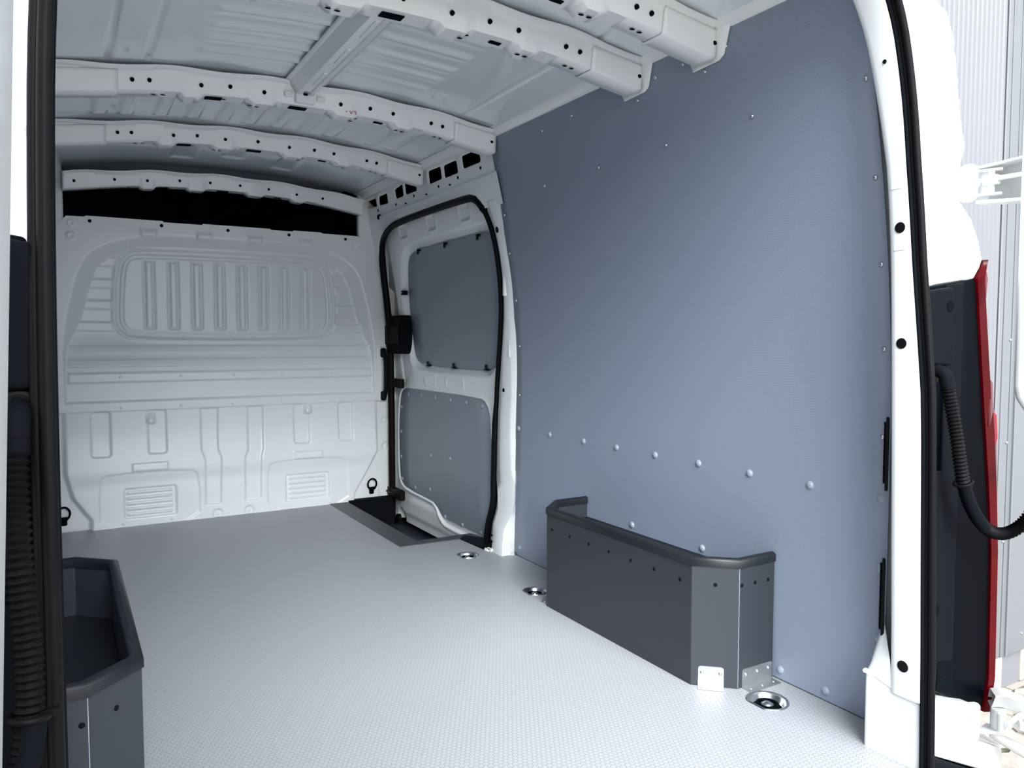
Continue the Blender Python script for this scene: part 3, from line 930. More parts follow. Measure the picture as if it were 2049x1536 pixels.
for i, (y, z, f) in enumerate(spots):
    mtx = Matrix.Translation((wxn(z) + 0.050, y, z))
    if f: mtx = mtx @ Matrix.Rotation(math.pi, 4, 'X')
    c = clip if i == 0 else put('panel_clip', clip, up, mtx)
    c.matrix_local = mtx
    if i: bevel(c, .002)
g = G().box(wxn(1.283) + .018, wxn(1.283) + .05, 4.300, 4.335, 1.270, 1.296)
c = bevel(g.mk('panel_clip', 'rubber', up), .003)
put('clip_screw', ME_SMALL, up, face(wxn(1.283) + .017, 4.318, 1.283, (-1, 0, 0)))
# latch cover on the leading edge
g = G().box(wxn(1.03) - .018, wxn(1.03) + .07, 4.325, 4.60, .915, 1.150)
lc = bevel(g.mk('latch_cover', 'plastic', d1), .01, 3)
bevel(G().prism(rrect(4.34, 4.60, .972, 1.090, .018), lambda u, v, w: (wxn(1.03) - .018 + w, u, v), -0.006, 0.004).mk('cover_lid', 'gloss', lc), .004)
for z in (.733, .038):
    g = G().box(1.772, 1.815, 4.36, 4.60, z - .026, z + .026).cyl((1.785, 4.355, z), (0, 0, 1), 0.0, 0.0)
    g = G().box(1.775, 1.82, 4.42, 4.605, z - .026, z + .026)
    g.cyl((1.790, 4.385, z - .028), (0, 0, 1), 0.022, 0.056, 14).box(1.780, 1.800, 4.385, 4.43, z - .022, z + .022)
    g.box(1.765, 1.785, 4.44, 4.60, z - .006, z + .006)
    bevel(g.mk('guide_bracket', 'rubber', d1), .004)
g = G().cyl((1.815, 4.47, -.118), (-1, 0, 0), 0.026, 0.02, 18)
g.mk('guide_roller', 'rubber', d1)

# ================================================================== left wall (hidden behind the seal from here)
V, F = [], []
ys = np.linspace(1.165, 4.57, 12); zs = np.linspace(0, 1.87, 24)
for z in zs:
    for y in ys: V.append((1.61 - wxn(z), y, z))
for r in range(23):
    for c in range(11):
        i = r * 12 + c
        F.append((i, i + 1, i + 13, i + 12))
wl_ = mk('wall_left', V, F, 'liner')
so = wl_.modifiers.new('thickness', 'SOLIDIFY'); so.thickness = 0.02 * S; so.offset = -1
tag(wl_, 'blue grey lined left side wall', 'wall', kind='structure')
V, F = [], []
for y in np.linspace(1.08, 4.62, 20):
    V += [(.066, y, 1.868), (.078, y, 1.870), (.094, y, 1.884), (.10, y, 1.893), (.115, y, 1.897), (.03, y, 1.95)]
for i in range(19):
    for k in range(5):
        F.append((i * 6 + k, (i + 1) * 6 + k, (i + 1) * 6 + k + 1, i * 6 + k + 1))
# the left rail stays at the wall, clear of the bows' ends
mk('roof_rail', [(x - .155, y, z) for x, y, z in V], F, 'white', wl_, sharp=40)
G().box(-0.27, -0.25, 1.17, 4.7, -0.05, 2.0).mk('outer_skin', 'white', wl_)

# ================================================================== rear frame, both sides
rear = empty('wall_rear', (0, 0, 0))
tag(rear, 'white painted rear door frame with pillars, header and sill', 'wall', kind='structure')


def yr(z): return float(np.interp(z, [-.1, .27, .86, 1.17, 1.40, 1.75, 1.9], [.985, .991, 1.006, 1.034, 1.050, 1.065, 1.07]))   # plane of the rear aperture
def yi(z): return float(np.interp(z, [0, .29, .48, .85, 1.2, 1.39, 1.56, 1.8], [1.068, 1.074, 1.079, 1.088, 1.097, 1.107, 1.127, 1.15]))   # inner edge of the flange


def mir(side):
    return (lambda x: x) if side > 0 else (lambda x: 2 * XR - x)


# path of the aperture (x offset from centre, z), right half, bottom to top
ap = [(0.857, -0.06), (0.853, 0.30), (0.851, 0.86), (0.847, 1.15), (0.840, 1.38), (0.822, 1.57), (0.782, 1.74), (0.700, 1.845), (0.570, 1.885), (0.30, 1.895), (0.0, 1.897)]
aps = smooth(ap, 2, closed=False)


def strip(profile, path, name, m, parent, side, sharp=40):
    """sheet along the aperture: profile points (outward, depth) at each path point"""
    mx = mir(side)
    V, F = [], []
    npf = len(profile(0.5))
    for i, (u, z) in enumerate(path):
        a = path[max(i - 1, 0)]; b = path[min(i + 1, len(path) - 1)]
        tx, tz = b[0] - a[0], b[1] - a[1]
        L = math.hypot(tx, tz)
        nx, nz = tz / L, -tx / L
        for o, dy in profile(z):
            V.append((mx(XR + u + nx * o), yr(z) + dy, z + nz * o))
    for i in range(len(path) - 1):
        for k in range(npf - 1):
            q = (i * npf + k, i * npf + k + 1, (i + 1) * npf + k + 1, (i + 1) * npf + k)
            F.append(q if side > 0 else q[::-1])
    return mk(name, V, F, m, parent, sharp)


for side in (1, -1):
    mx = mir(side)
    fo = 0 if side > 0 else 0.0125
    inner = strip(lambda z: [(0.125, yi(z) - yr(z) + .085), (0.060, yi(z) - yr(z) + .040), (0.010, yi(z) - yr(z) + .010), (-0.004 + fo, yi(z) - yr(z) + .006), (-0.0115 + fo, yi(z) - yr(z) - .002), (-0.0135 + fo, yi(z) - yr(z) - .012), (-0.0135 + fo, .022), (-0.010 + fo, .012), (0.0, 0.004), (0.014, 0.010)], [p for p in aps if side < 0 or p[1] > .158], 'door_pillar', 'white', rear, side, 60)
    inner['label'] = 'white inner flange of the rear door pillar'
    zz_ = [p[1] for p in aps[:28]]; uu_ = [p[0] for p in aps[:28]]
    fx = lambda z: XR + float(np.interp(z, zz_, uu_)) - 0.0135
    for z in ((1.205, 1.345) if side > 0 else ()):              # overlapped joints of the pressing
        bevel(G().prism([(yr(z) + .024, z), (yi(z) - .008, z), (yi(z) - .008, z + .010), (yr(z) + .024, z + .010)], lambda u, v, w: (mx(fx(v) + w), u, v), -0.0016, 0.006).mk('joint_lap', 'white', inner), .001)
    for z, r, yy in (((1.257, .0125, 1.0745), (.992, .0125, 1.0765 - .01), (.238, .0135, 1.043), (1.63, .005, 1.10)) if side > 0 else ()):
        bevel(G().cyl((mx(fx(z) + .001), yy, z), (-side, 0, 0), r, 0.003, 20).mk('rubber_plug', 'rubber', inner), .001)
    # vents on the return behind the flange
    for z0, z1 in (((.630, .812), (.267, .460)) if side > 0 else ()):
        ve = G().prism(rrect(0, 0.052, z0, z1, .02), lambda u, v, w: (mx(1.720 + u * .80 - w * .5), 1.122 + u * .55 + w * .75, v), 0.0, 0.008)
        vo = bevel(ve.mk('vent_grille', 'rubber', inner), .002)
        g = G()
        for k in range(11):
            z = z0 + .02 + (z1 - z0 - .045) * k / 10
            g.prism([(.010, z), (.042, z + .006), (.042, z + .011), (.010, z + .005)], lambda u, v, w: (mx(1.720 + u * .80 - w * .5), 1.122 + u * .55 + w * .75, v), 0.007, 0.013)
        g.mk('louvre_slats', 'plastic', vo)
    # base block and gusset
    g = G().prism([(1.683, 1.143), (1.688, .995), (1.702, .995), (1.715, 1.06), (1.83, 1.10), (1.83, 1.19), (1.78, 1.185)], lambda u, v, w: (mx(u), v, w + (0.0 if w < .1 else (1.143 - v) * -0.22 + .0)), -0.03, 0.190)
    bb = bevel(g.mk('pillar_base', 'white', rear), .006)
    V = [(1.684, 1.141, .188), (1.682, 1.070, .170), (1.80, 1.17, .188), (1.684, 1.080, .240), (1.735, 1.130, .300), (1.80, 1.175, .300), (1.690, 1.130, .215)]
    F = [(0, 1, 3, 6), (6, 3, 4), (0, 6, 4, 5, 2), (1, 2, 5, 4, 3)]
    gs = mk('pillar_gusset', [(mx(x), y, z) for x, y, z in V], F, 'white', bb, sharp=70)
    sd = gs.modifiers.new('round', 'BEVEL'); sd.width = .006; sd.segments = 3; sd.limit_method = 'NONE'
    g = G()
    for k in range(16):
        t = k / 15
        g.dome((mx(1.684 + .045 * t), 1.143 - .12 * t, .188 - .030 * t), (-.3 * side, -.3, 1), random.uniform(.006, .009), .006, 8, 2)
    g.mk('sealant_bead', 'sealant', bb, sharp=80)
    # outer pillar: pressed face outside the seal
    outl = [(1.690, -0.12), (1.690, 1.20), (1.682, 1.40), (1.66, 1.60), (1.63, 1.76), (1.56, 1.90), (1.80, 1.92), (1.795, 1.80), (1.838, 1.71), (1.868, 1.53), (1.888, 1.46), (1.868, 1.415), (1.866, 1.335), (1.912, 1.30), (1.945, 1.25), (1.965, 1.195), (1.930, 1.14), (1.77, 1.12), (1.75, -.12)]
    stepl = [(1.79, 2.0), (1.800, 1.70), (1.815, 1.52), (1.822, 1.455), (1.852, 1.437), (1.843, 1.40), (1.815, 1.392), (1.815, 1.335), (1.845, 1.335), (1.870, 1.29), (1.862, 1.255), (1.855, 1.17), (1.895, 1.15), (1.90, 1.10), (2.2, 1.10), (2.2, 2.0)]

    def pil_depth(X, Z):
        d = np.zeros_like(X)
        q = sdpoly(X, Z, stepl)
        d += 0.012 * ss(-q, -0.004, 0.005)
        qo = sdpoly(X, Z, outl)
        right = ss(X, 1.76, 1.80)
        d += 0.010 * np.exp(-((-qo - 0.010) / 0.010) ** 2) * right * ss(Z, 1.12, 1.18)
        d -= 0.014 * (1 - ss(-qo, 0.0, 0.012)) * right
        d -= 0.010 * (1 - ss(np.abs(Z - 1.237), 0.001, 0.006)) * (1 - ss(X, 1.85, 1.855))
        d -= 0.010 * (1 - ss(np.abs(Z - 1.475), 0.001, 0.006)) * (1 - ss(X, 1.81, 1.82))
        for cx, cz in ((1.832, 1.70), (1.838, 1.66), (1.845, 1.61), (1.848, 1.565), (1.856, 1.51), (1.862, 1.48), (1.782, 1.372), (1.782, 1.345), (1.784, 1.318), (1.80, 1.25), (1.822, 1.25), (1.85, 1.235), (1.830, 1.38), (1.830, 1.345)):
            d += 0.003 * np.exp(-(((X - cx) ** 2 + (Z - cz) ** 2) / .006 ** 2))
        return d

    ob = grid('outer_pillar', np.arange(1.60, 2.08, 0.0045), np.arange(-0.125, 1.93, 0.0055), pil_depth,
              lambda U, V, D: (mx(U), 1.030 + 0.030 * V - D, V), 'white', rear, keep=lambda U, V: sdpoly(U, V, outl), sharp=None)
    g = G().prism([(1.93, 1.12), (1.99, 1.17), (2.03, 1.25), (2.03, 6.0), (1.93, 6.0)], lambda u, v, w: (mx(u), v, w), -0.30, 1.10)
    g.prism([(1.86, 1.11), (1.91, 1.16), (1.95, 1.25), (1.95, 6.0), (1.86, 6.0)], lambda u, v, w: (mx(u - .09 * (w > 1.5)), v, w), 1.10, 1.92)
    bevel(g.mk('body_side', 'white', rear), .02, 3)
    # lower white corner and bumper
    g = G().prism([(1.705, 0.165), (1.928, 0.098), (1.932, 0.004), (2.085, -0.062), (2.09, -0.14), (1.85, -.03), (1.705, .035)], lambda u, v, w: (mx(u), w, v), 1.020, 1.12)
    lc_ = bevel(g.mk('corner_panel', 'white', rear), .006, 3)
    G().add([(mx(1.930), 1.024, .010), (mx(2.082), 1.024, -.056), (mx(2.070), 1.13, -.02), (mx(1.960), 1.13, .052)], [(0, 1, 2, 3)]).mk('corner_ledge', 'dirty', lc_)
    bmp = G().prism([(1.69, .042), (1.705, .036), (1.85, -.034), (2.09, -.145), (2.09, -.40), (1.70, -.40)], lambda u, v, w: (mx(u), w, v), 1.005, 1.10)
    bevel(bmp.mk('bumper_corner', 'plastic', rear), .01)
# header and sill
G().box(0.10, 1.57, 1.06, 1.20, 1.905, 2.0).mk('rear_header', 'white', rear)
g = G().box(-0.02, 1.72, 0.98, 1.06, -0.10, -0.012).box(0.0, 1.70, 0.90, 1.0, -0.35, -0.08)
bevel(g.mk('rear_sill', 'plastic', rear), .01)
G().box(-0.45, 2.15, 1.06, 1.10, -0.55, -0.30).mk('rear_bumper', 'plastic', rear)
G().box(-0.2, 1.9, 1.1, 4.6, -0.30, -0.26).mk('underbody', 'void', rear)

# rear door seal: two lips following the aperture
full = [(XR + u, z) for u, z in aps] + [(XR - u, z) for u, z in aps[::-1]][1:]
full3 = [(x, yr(z) - .008, z) for x, z in full]
g = G().tube(full3, 0.0085, 12)
seal = g.mk('trim_1', 'rubber', sharp=80)
tag(seal, 'black rubber seal around the rear door opening', 'seal', kind='structure')


def offs(path, o):
    out = []
    for i, (x, z) in enumerate(path):
        a = path[max(i - 1, 0)]; b = path[min(i + 1, len(path) - 1)]
        L = math.hypot(b[0] - a[0], b[1] - a[1])
        out.append((x + (b[1] - a[1]) / L * o, z - (b[0] - a[0]) / L * o))
    return out


g = G().tube([(x, yr(z) + .004, z) for x, z in offs(full, 0.0105)], 0.007, 10)
g.mk('outer_lip', 'rubber', seal, sharp=80)
G().tube([(x, yr(z) + .004, z) for x, z in offs(full, 0.003)], 0.0085, 10).mk('seal_carrier', 'rubber', seal, sharp=80)
g = G().tube([(x, yr(z) + .010, z) for x, z in offs(full, -0.006)], 0.005, 10)
g.mk('inner_lip', 'plastic', seal, sharp=80)

# ================================================================== wheel arch boxes
PB = [(1.790, 1.517), (1.645, 1.517), (1.548, 1.607), (1.548, 2.372), (1.645, 2.465), (1.790, 2.465)]


def box_things(side):
    mx = (lambda x: x) if side > 0 else (lambda x: 1.668 - x)
    dy = 0 if side > 0 else .045
    root = empty('wheel_arch_box', (mx(1.70), 1.99 + dy, 0))
    ox, oy = mx(1.70), 1.99
    P = [(mx(x) - ox, y - oy, 0.0) for x, y in PB]
    t = 0.018 * side
    g = G().sweep(P, [(0, 0), (0, 0.372), (t, 0.372), (t, 0)])
    if side < 0: g.F = [f[::-1] for f in g.F]
    body = g.mk('side_panel', 'char', root, sharp=20)
    bevel(body, .002)
    g = G().sweep([(x, y, z + .352) for x, y, z in P], [(-.004 * side, 0), (-.004 * side, .018), (-.001 * side, .024), (t * .5, .027), (t + .001 * side, .024), (t + .004 * side, .018), (t + .004 * side, 0), (t, 0), (t, .02), (0, .02), (0, 0)])
    g.mk('edge_trim', 'edge', root, sharp=50)
    lid = [(mx(x) - ox, y - oy) for x, y in [(1.792, 1.537), (1.655, 1.537), (1.568, 1.618), (1.568, 2.362), (1.655, 2.446), (1.792, 2.446)]]
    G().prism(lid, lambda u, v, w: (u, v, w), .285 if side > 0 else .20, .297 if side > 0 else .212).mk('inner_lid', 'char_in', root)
    def sc(x, y, z, d):
        put('screw', ME_DARK, root, face(mx(x) - ox, y - oy, z, (d[0] * side, d[1], 0)))
    for y in (2.335, 2.221, 2.107, 1.995, 1.881, 1.769, 1.655): sc(1.5478, y, .2985, (-1, 0))
    sc(1.5965, 1.5617, .300, (-.68, -.73))
    for x in (1.655, 1.709, 1.763): sc(x, 1.5168, .301, (0, -1))
    # seam weld along the folded edge
    pts = [(mx(1.6448) - ox, 1.5165 - oy + .0006 * math.sin(k * 1.7), .004 + .346 * k / 40) for k in range(41)]
    G().tube(pts, 0.0009, 5).mk('corner_seam', 'button', root)
    # angle brackets
    def bracket(c, ax, nrm, w, h, f, three):
        """c: corner on the floor against the box, ax: along, nrm: outward"""
        c, ax, nrm = Vector(c), Vector(ax).normalized(), Vector(nrm).normalized()
        th = .0025
        def pt(a, b, z): return c + ax * a + nrm * b + Vector((0, 0, z))
        r = .007
        g = G()
        up_ = [(-w, 0), (w, 0), (w, h - r), (w - r * .3, h - r * .3), (w - r, h), (-w + r, h), (-w + r * .3, h - r * .3), (-w, h - r)]
        g.prism(up_, lambda u, v, q: pt(u, q, v), 0.0005, th)
        g.prism([(-w, 0.0005), (w, 0.0005), (w, f), (-w, f)], lambda u, v, q: pt(u, v, q), 0.001, th)
        b = g.mk('angle_bracket', 'alu', root, sharp=40)
        b['label'] = 'bright aluminium angle bracket'
        for a in ((-.75, 0, .75) if three else (-.72, .72)):
            put('bracket_screw', ME_SMALL, b, face(*pt(a * w, th, h * .68), nrm))
            put('bracket_screw', ME_SMALL, b, face(*pt(a * w, f * .6, th), (0, 0, 1)) @ Matrix.Scale(.6, 4))
    nr = Vector((-.68 * side, -.733, 0))
    axd = Vector((.733 * side, -.68, 0))
    bracket((mx(1.590) - ox, 1.568 - oy, 0), axd, nr, .036, .060, .028, False)
    bracket((mx(1.722) - ox, 1.517 - oy, 0), (side, 0, 0), (0, -1, 0), .062, .055, .038, True)
    bracket((mx(1.596) - ox, 2.418 - oy, 0), (.70 * side, .71, 0), (-.71 * side, .70, 0), .034, .055, .030, False)
    return root


bR = box_things(1)
tag(bR, 'charcoal wheel arch cover with rolled black top edge against the grey right wall', 'wheel arch cover')
bL = box_things(-1)
tag(bL, 'charcoal wheel arch cover partly behind the black rear door seal, its open tray top showing', 'wheel arch cover')

# ================================================================== lashing points
def floor_ring(x, y, r, flat_in, label):
    root = empty('lashing_point', (x, y, 0))
    N = 40
    def ringpts(rr, z):
        out = []
        for i in range(N):
            t = 2 * math.pi * i / N
            px, py = rr * math.cos(t), rr * math.sin(t)
            px = max(px, -flat_in * rr)
            out.append((px, py, z))
        return out
    prof = [(r * 1.02, 0.0008), (r * 1.00, 0.003), (r * .93, 0.0032), (r * .88, 0.0015), (r * .80, -0.004), (r * .74, -.015), (r * .70, -.017)]
    V, F = [], []
    for rr, z in prof: V += ringpts(rr, z)
    for k in range(len(prof) - 1):
        for i in range(N):
            j = (i + 1) % N
            F.append((k * N + i, k * N + j, (k + 1) * N + j, (k + 1) * N + i))
    rim = mk('cup_rim', V, F, 'steel', root, sharp=60)
    V = ringpts(r * .72, -.0165)
    mk('cup_floor', V, [tuple(range(N))], 'gloss', root)
    # folded ring and its pivot bolt
    pts = [(r * .50 * math.cos(t), r * .50 * math.sin(t), -.009) for t in [2 * math.pi * i / 24 for i in range(24)]]
    G().tube(pts, r * .075, 8, closed=True).mk('ring', 'gloss', root, sharp=80)
    G().cyl((0, 0, -.016), (0, 0, 1), r * .30, .008, 16).dome((0, 0, -.008), (0, 0, 1), r * .26, .006, 14, 3).mk('bolt', 'steel', root)
    tag(root, label, 'lashing ring', 'lashing points sunk into the floor')
    return root


# recesses are cut through the floor sheet so that the cups are really sunk
labs = ['round sunken lashing cup in the floor beside the sliding door step', 'round sunken lashing cup in the floor at the far end of the wheel arch cover',
        'round sunken lashing cup in the floor beside the three-screw aluminium bracket']
for (x, y, r), lb in zip(CUPS, labs):
    floor_ring(x, y, r, .86, lb)


def wall_ring(x, z, lab):
    y = 4.57 - bd(x, z)
    root = empty('lashing_ring', (x, y, z))
    pts = [(.028 * math.cos(t), -.020 - .004 * math.sin(t), .034 * math.sin(t) + .02) for t in [2 * math.pi * i / 28 for i in range(28)]]
    G().tube(pts, .0055, 8, closed=True).mk('ring', 'gloss', root, sharp=80)
    g = G().prism(rrect(-.015, .015, -.045, -.002, .008), lambda u, v, w: (u, -w, v), 0.0, .012)
    g.box(-.020, .020, -.028, -.008, -.014, .002)
    b = bevel(g.mk('eye_bracket', 'gloss', root), .004)
    G().cyl((0, -.012, -.028), (0, -1, 0), .008, .006, 6).mk('bolt', 'gloss', root)
    tag(root, lab, 'lashing ring', 'black lashing rings on the bulkhead')


wall_ring(1.665, .075, 'black lashing ring on the white bulkhead next to the sliding door')
wall_ring(-.012, .078, 'black lashing ring on the white bulkhead beside the rear door seal')

# grab handle
gh = empty('grab_handle', (1.743, 4.54, .785))
pts = [(.006, .012, .150), (-.004, -.018, .135), (-.004, -.040, .10), (-.004, -.044, 0), (-.004, -.040, -.10), (-.004, -.018, -.135), (.006, .012, -.150)]
G().tube(smooth(pts, 2, closed=False), .013, 12).mk('grip', 'rubber', gh, sharp=80)
for s_ in (-1, 1):
    g = G().prism(rrect(-.018, .018, s_ * .135 - .030, s_ * .135 + .030, .014), lambda u, v, w: (u, w, v), .002, .020)
    bevel(g.mk('mount', 'rubber', gh), .004)
tag(gh, 'black upright grab handle beside the sliding door opening', 'handle')

# ================================================================== rear lamps
def lamp(side, label):
    mx = mir(side)
    root = empty('rear_lamp', (mx(1.90), 1.065, .10))
    ox, oy, oz = mx(1.90), 1.03, .10
    fn = lambda yy: (lambda u, v, w: (mx(u) - ox, w + yy - oy, v - oz))
    hin = [(1.931, 1.150), (1.978, .850), (2.018, .614), (2.038, .461), (2.048, .122), (2.030, .046)]
    base = [(1.700, 1.118), (1.84, 1.138)] + hin + [(1.925, .088), (1.80, .148), (1.700, .170), (1.700, .882), (1.745, .882), (1.745, .946), (1.700, .946)]
    ho = G().prism(base, fn(0), 1.010, 1.060).mk('housing', 'gloss', root, sharp=30)
    bevel(ho, .006, 3)
    # matte inner facets
    g = G().prism([(1.695, 1.110), (1.800, 1.124), (1.812, .96), (1.806, .94), (1.695, .944)], fn(0), .988, 1.012)
    bl = bevel(g.mk('connector_cover', 'plastic', root), .006, 3)
    G().cyl((mx(1.786) - ox, .992 - oy, 1.078 - oz), (0, -1, 0), .0125, .0055, 18).mk('screw_recess', 'void', bl)
    g = G().prism([(1.695, .700), (1.792, .69), (1.800, .60), (1.806, .35), (1.795, .17), (1.695, .175)], fn(0), .996, 1.012)
    st = bevel(g.mk('side_strip', 'plastic', root), .004)
    G().cyl((mx(1.782) - ox, .999 - oy, .355 - oz), (0, -1, 0), .0125, .0045, 18).mk('screw_recess', 'void', st)
    g = G().prism([(1.800, 1.128), (1.870, 1.138), (1.875, .16), (1.80, .17)], fn(0), 1.003, 1.012)
    bevel(g.mk('matte_facet', 'plastic', root), .003)
    stk = G().prism([(1.806, .222), (1.868, .213), (1.868, .140), (1.806, .152)], fn(0), 1.0015, 1.0035).mk('type_label', 'void', root)
    g = G()
    for k in range(5):
        zz = .206 - k * .010
        g.box(mx(1.814) - ox if side > 0 else mx(1.85) - ox, mx(1.85) - ox if side > 0 else mx(1.814) - ox, 1.0008 - oy, 1.0016 - oy, zz - oz, zz + .0022 - oz)
    g.mk('label_print', 'plastic', stk)
    # lens wraps round the body corner
    hout = [(1.966, 1.199), (1.984, 1.156), (2.030, .904), (2.040, .842), (2.066, .817), (2.078, .759), (2.084, .607), (2.090, .453), (2.096, .129), (2.076, .034)]
    hl = [(1.960, 1.200)] + hin
    zs = np.linspace(.04, 1.196, 80)
    V, F = [], []
    for z in zs:
        a = float(np.interp(z, [p[1] for p in hl[::-1]], [p[0] for p in hl[::-1]]))
        b = float(np.interp(z, [p[1] for p in hout[::-1]], [p[0] for p in hout[::-1]]))
        a = min(a, b - .004)
        V += [(mx(a) - ox, 1.055 - oy, z - oz), (mx(a) - ox, 1.006 - oy, z - oz), (mx(a + (b - a) * .30) - ox, .998 - oy, z - oz), (mx(a + (b - a) * .62) - ox, 1.008 - oy, z - oz), (mx(b) - ox, 1.045 - oy, z - oz), (mx(b + .012) - ox, 1.10 - oy, z - oz), (mx(b + .014) - ox, 1.22 - oy, z - oz)]
    n = 7
    for i in range(len(zs) - 1):
        for k in range(n - 1):
            q = (i * n + k, i * n + k + 1, (i + 1) * n + k + 1, (i + 1) * n + k)
            F.append(q[::-1] if side > 0 else q)
    F.append(tuple(range(n))); F.append(tuple(range((len(zs) - 1) * n, len(zs) * n))[::-1])
    le = mk('red_lens', V, F, 'red', root, sharp=30)
    bevel(G().prism([(2.012, .826), (2.034, .812), (2.042, .752), (2.030, .722), (2.010, .76)], fn(0), 1.0015, 1.03).mk('reflector', 'red_hi', le), .004)
    bevel(G().prism([(2.014, .715), (2.038, .700), (2.044, .60), (2.030, .585)], fn(0), 1.0015, 1.03).mk('reflector', 'red_hi', le), .004)
    bevel(G().prism([(1.950, 1.148), (1.958, 1.170), (1.966, 1.148), (1.960, 1.10), (1.953, 1.10)], fn(0), .9985, 1.03).mk('upper_insert', 'pink', le), .004)
    bevel(G().prism([(1.988, .905), (2.004, .895), (2.010, .82), (1.996, .78)], fn(0), .9982, 1.03).mk('clear_insert', 'pink', le), .004)
    tag(root, label, 'rear lamp')


lamp(1, 'tall black and red rear lamp on the pillar next to the corrugated building wall')
lamp(-1, 'rear lamp whose dark inner side shows beside the white door at the left seal')

# ================================================================== corrugated cable hoses
def corrugate(path, r, pitch, depth):
    P = [Vector(p) for p in path]
    out, R = [], []
    L = 0
    cum = [0]
    for a, b in zip(P, P[1:]):
        L += (b - a).length; cum.append(L)
    n = int(L / pitch) * 4
    for i in range(n + 1):
        s = L * i / n
        k = min(max(np.searchsorted(cum, s) - 1, 0), len(P) - 2)
        t = (s - cum[k]) / max(1e-9, cum[k + 1] - cum[k])
        out.append(P[k].lerp(P[k + 1], t))
        R.append(r - depth * (1, .55, 0, .55)[i % 4])
    return out, R


def hose(side, pts, tie_i, end_i, label):
    root = empty('cable_hose', pts[0])
    o = Vector(pts[0])
    loc = [tuple(Vector(p) - o) for p in smooth(pts, 3, closed=False)]
    P, R = corrugate(loc, .0155, .0085, .0042)
    G().tube(P, R, 14).mk('corrugated_tube', 'rubber', root, sharp=50)
    a, b = Vector(pts[0]) - o, Vector(pts[1]) - o
    up_ = [a + Vector((-.006 * side, .045, .022)), a + Vector((-.004 * side, .028, .026)), a + Vector((-.001 * side, .006, .020)), a, a.lerp(b, .3)]
    G().tube(smooth([tuple(v) for v in up_], 2, closed=False), .0150, 12).mk('elbow', 'plastic', root, sharp=80)
    gr = G().cyl(tuple(a + Vector((-.002 * side, .050, .020))), (0, -1, 0), .030, .022, 28).mk('grommet', 'rubber', root)
    bevel(gr, .006, 3)
    t = Vector(pts[tie_i]) - o
    d = (Vector(pts[tie_i + 1]) - Vector(pts[tie_i - 1])).normalized()
    ring = []
    q = d.orthogonal().normalized(); w = d.cross(q)
    for i in range(20):
        an = 2 * math.pi * i / 20
        ring.append(tuple(t + q * math.cos(an) * .019 + w * math.sin(an) * .019))
    G().tube(ring, .0035, 8, closed=True).box(t.x + .010, t.x + .028, t.y - .004, t.y + .004, t.z - .004, t.z + .004).mk('cable_tie', 'rubber', root, sharp=60)
    # split sleeve clipped over the tube near the tie
    sl = [tuple(Vector(p) - o + Vector((-.004 * side, -.004, 0))) for p in pts[tie_i:tie_i + 3]]
    G().tube(smooth(sl, 2, closed=False), .0135, 10).mk('sleeve', 'plastic', root, sharp=80)
    tag(root, label, 'cable hose')
    return root


hpR = [(1.752, 1.005, .905), (1.762, 1.000, .850), (1.768, .990, .790), (1.776, .985, .730), (1.790, .982, .670), (1.818, .980, .612), (1.866, .972, .556), (1.918, .960, .535), (1.968, .945, .548), (2.000, .930, .590), (2.015, .915, .650), (2.022, .905, .720), (2.035, .88, .76)]
hose(1, hpR, 4, 10, 'black corrugated cable hose looping from the pillar across the red rear lamp')
hpL = [(-.046, 1.000, .895), (-.048, .985, .83), (-.046, .960, .78), (-.043, .955, .72), (-.039, .950, .665), (-.040, .945, .60), (-.048, .940, .545), (-.070, .930, .515), (-.11, .915, .505), (-.17, .90, .53), (-.22, .88, .60)]
hL = hose(-1, hpL, 5, 9, 'black corrugated cable hose hanging beside the left rear door edge')
# raised letter on the left grommet
def letter_B(parent, at, h):
    g = G()
    x, y, z = at
    r = h * .09
    g.tube([(x, y, z), (x, y, z + h)], r, 6)
    for z0, z1, k in ((z, z + h * .52, .62), (z + h * .52, z + h, .52)):
        c = (z0 + z1) / 2
        g.tube(smooth([(x, y, z0), (x + h * k, y, z0), (x + h * k, y, z1), (x, y, z1)], 2, closed=False), r, 6)
    g.mk('raised_letter', 'plastic', parent)


letter_B(hL, (-.002, .026, .028), .012)

# ================================================================== rear doors
def rear_door(side, x_in, y_hinge, tilt, name, label, lean=0.0):
    root = empty(name, (x_in, y_hinge, 0))
    th = .10
    s = side
    ed = [(0.0, 1.86), (0.0, .895), (-.006, .865), (-.024, .838), (-.050, .825), (-.052, -.12), (-.80, -.12), (-.82, 1.60), (-.72, 1.86)] if side > 0 else \
         [(0.0, 1.86), (0.0, -.12), (-.84, -.12), (-.84, 1.60), (-.74, 1.86)]
    fnp = lambda u, v, w: (w * s + tilt * u + lean * (v - 1), u, v)
    body = bevel(G().prism(ed, fnp, 0.0, th).mk('door_panel', 'white', root), .016, 4)
    pl = G().prism(rrect(-.74, -.26, .02, .80, .05), fnp, -0.004, 0.002)
    lp_ = pl.mk('lining', 'liner_door', root); bevel(lp_, .002)
    pl = G().prism(rrect(-.70, -.26, 1.00, 1.68, .07), fnp, -0.004, 0.002)
    up2 = pl.mk('upper_lining', 'liner_door', root); bevel(up2, .002)
    tag(root, label, 'door', kind='structure')
    return root


dR = rear_door(1, 1.868, .925, -.03, 'door_2', 'open white rear door joined to the pillar by white hinges')
dL = rear_door(-1, -.043, .915, .06, 'door_3', 'open white rear door whose edge stands beside the corrugated hose', .044)

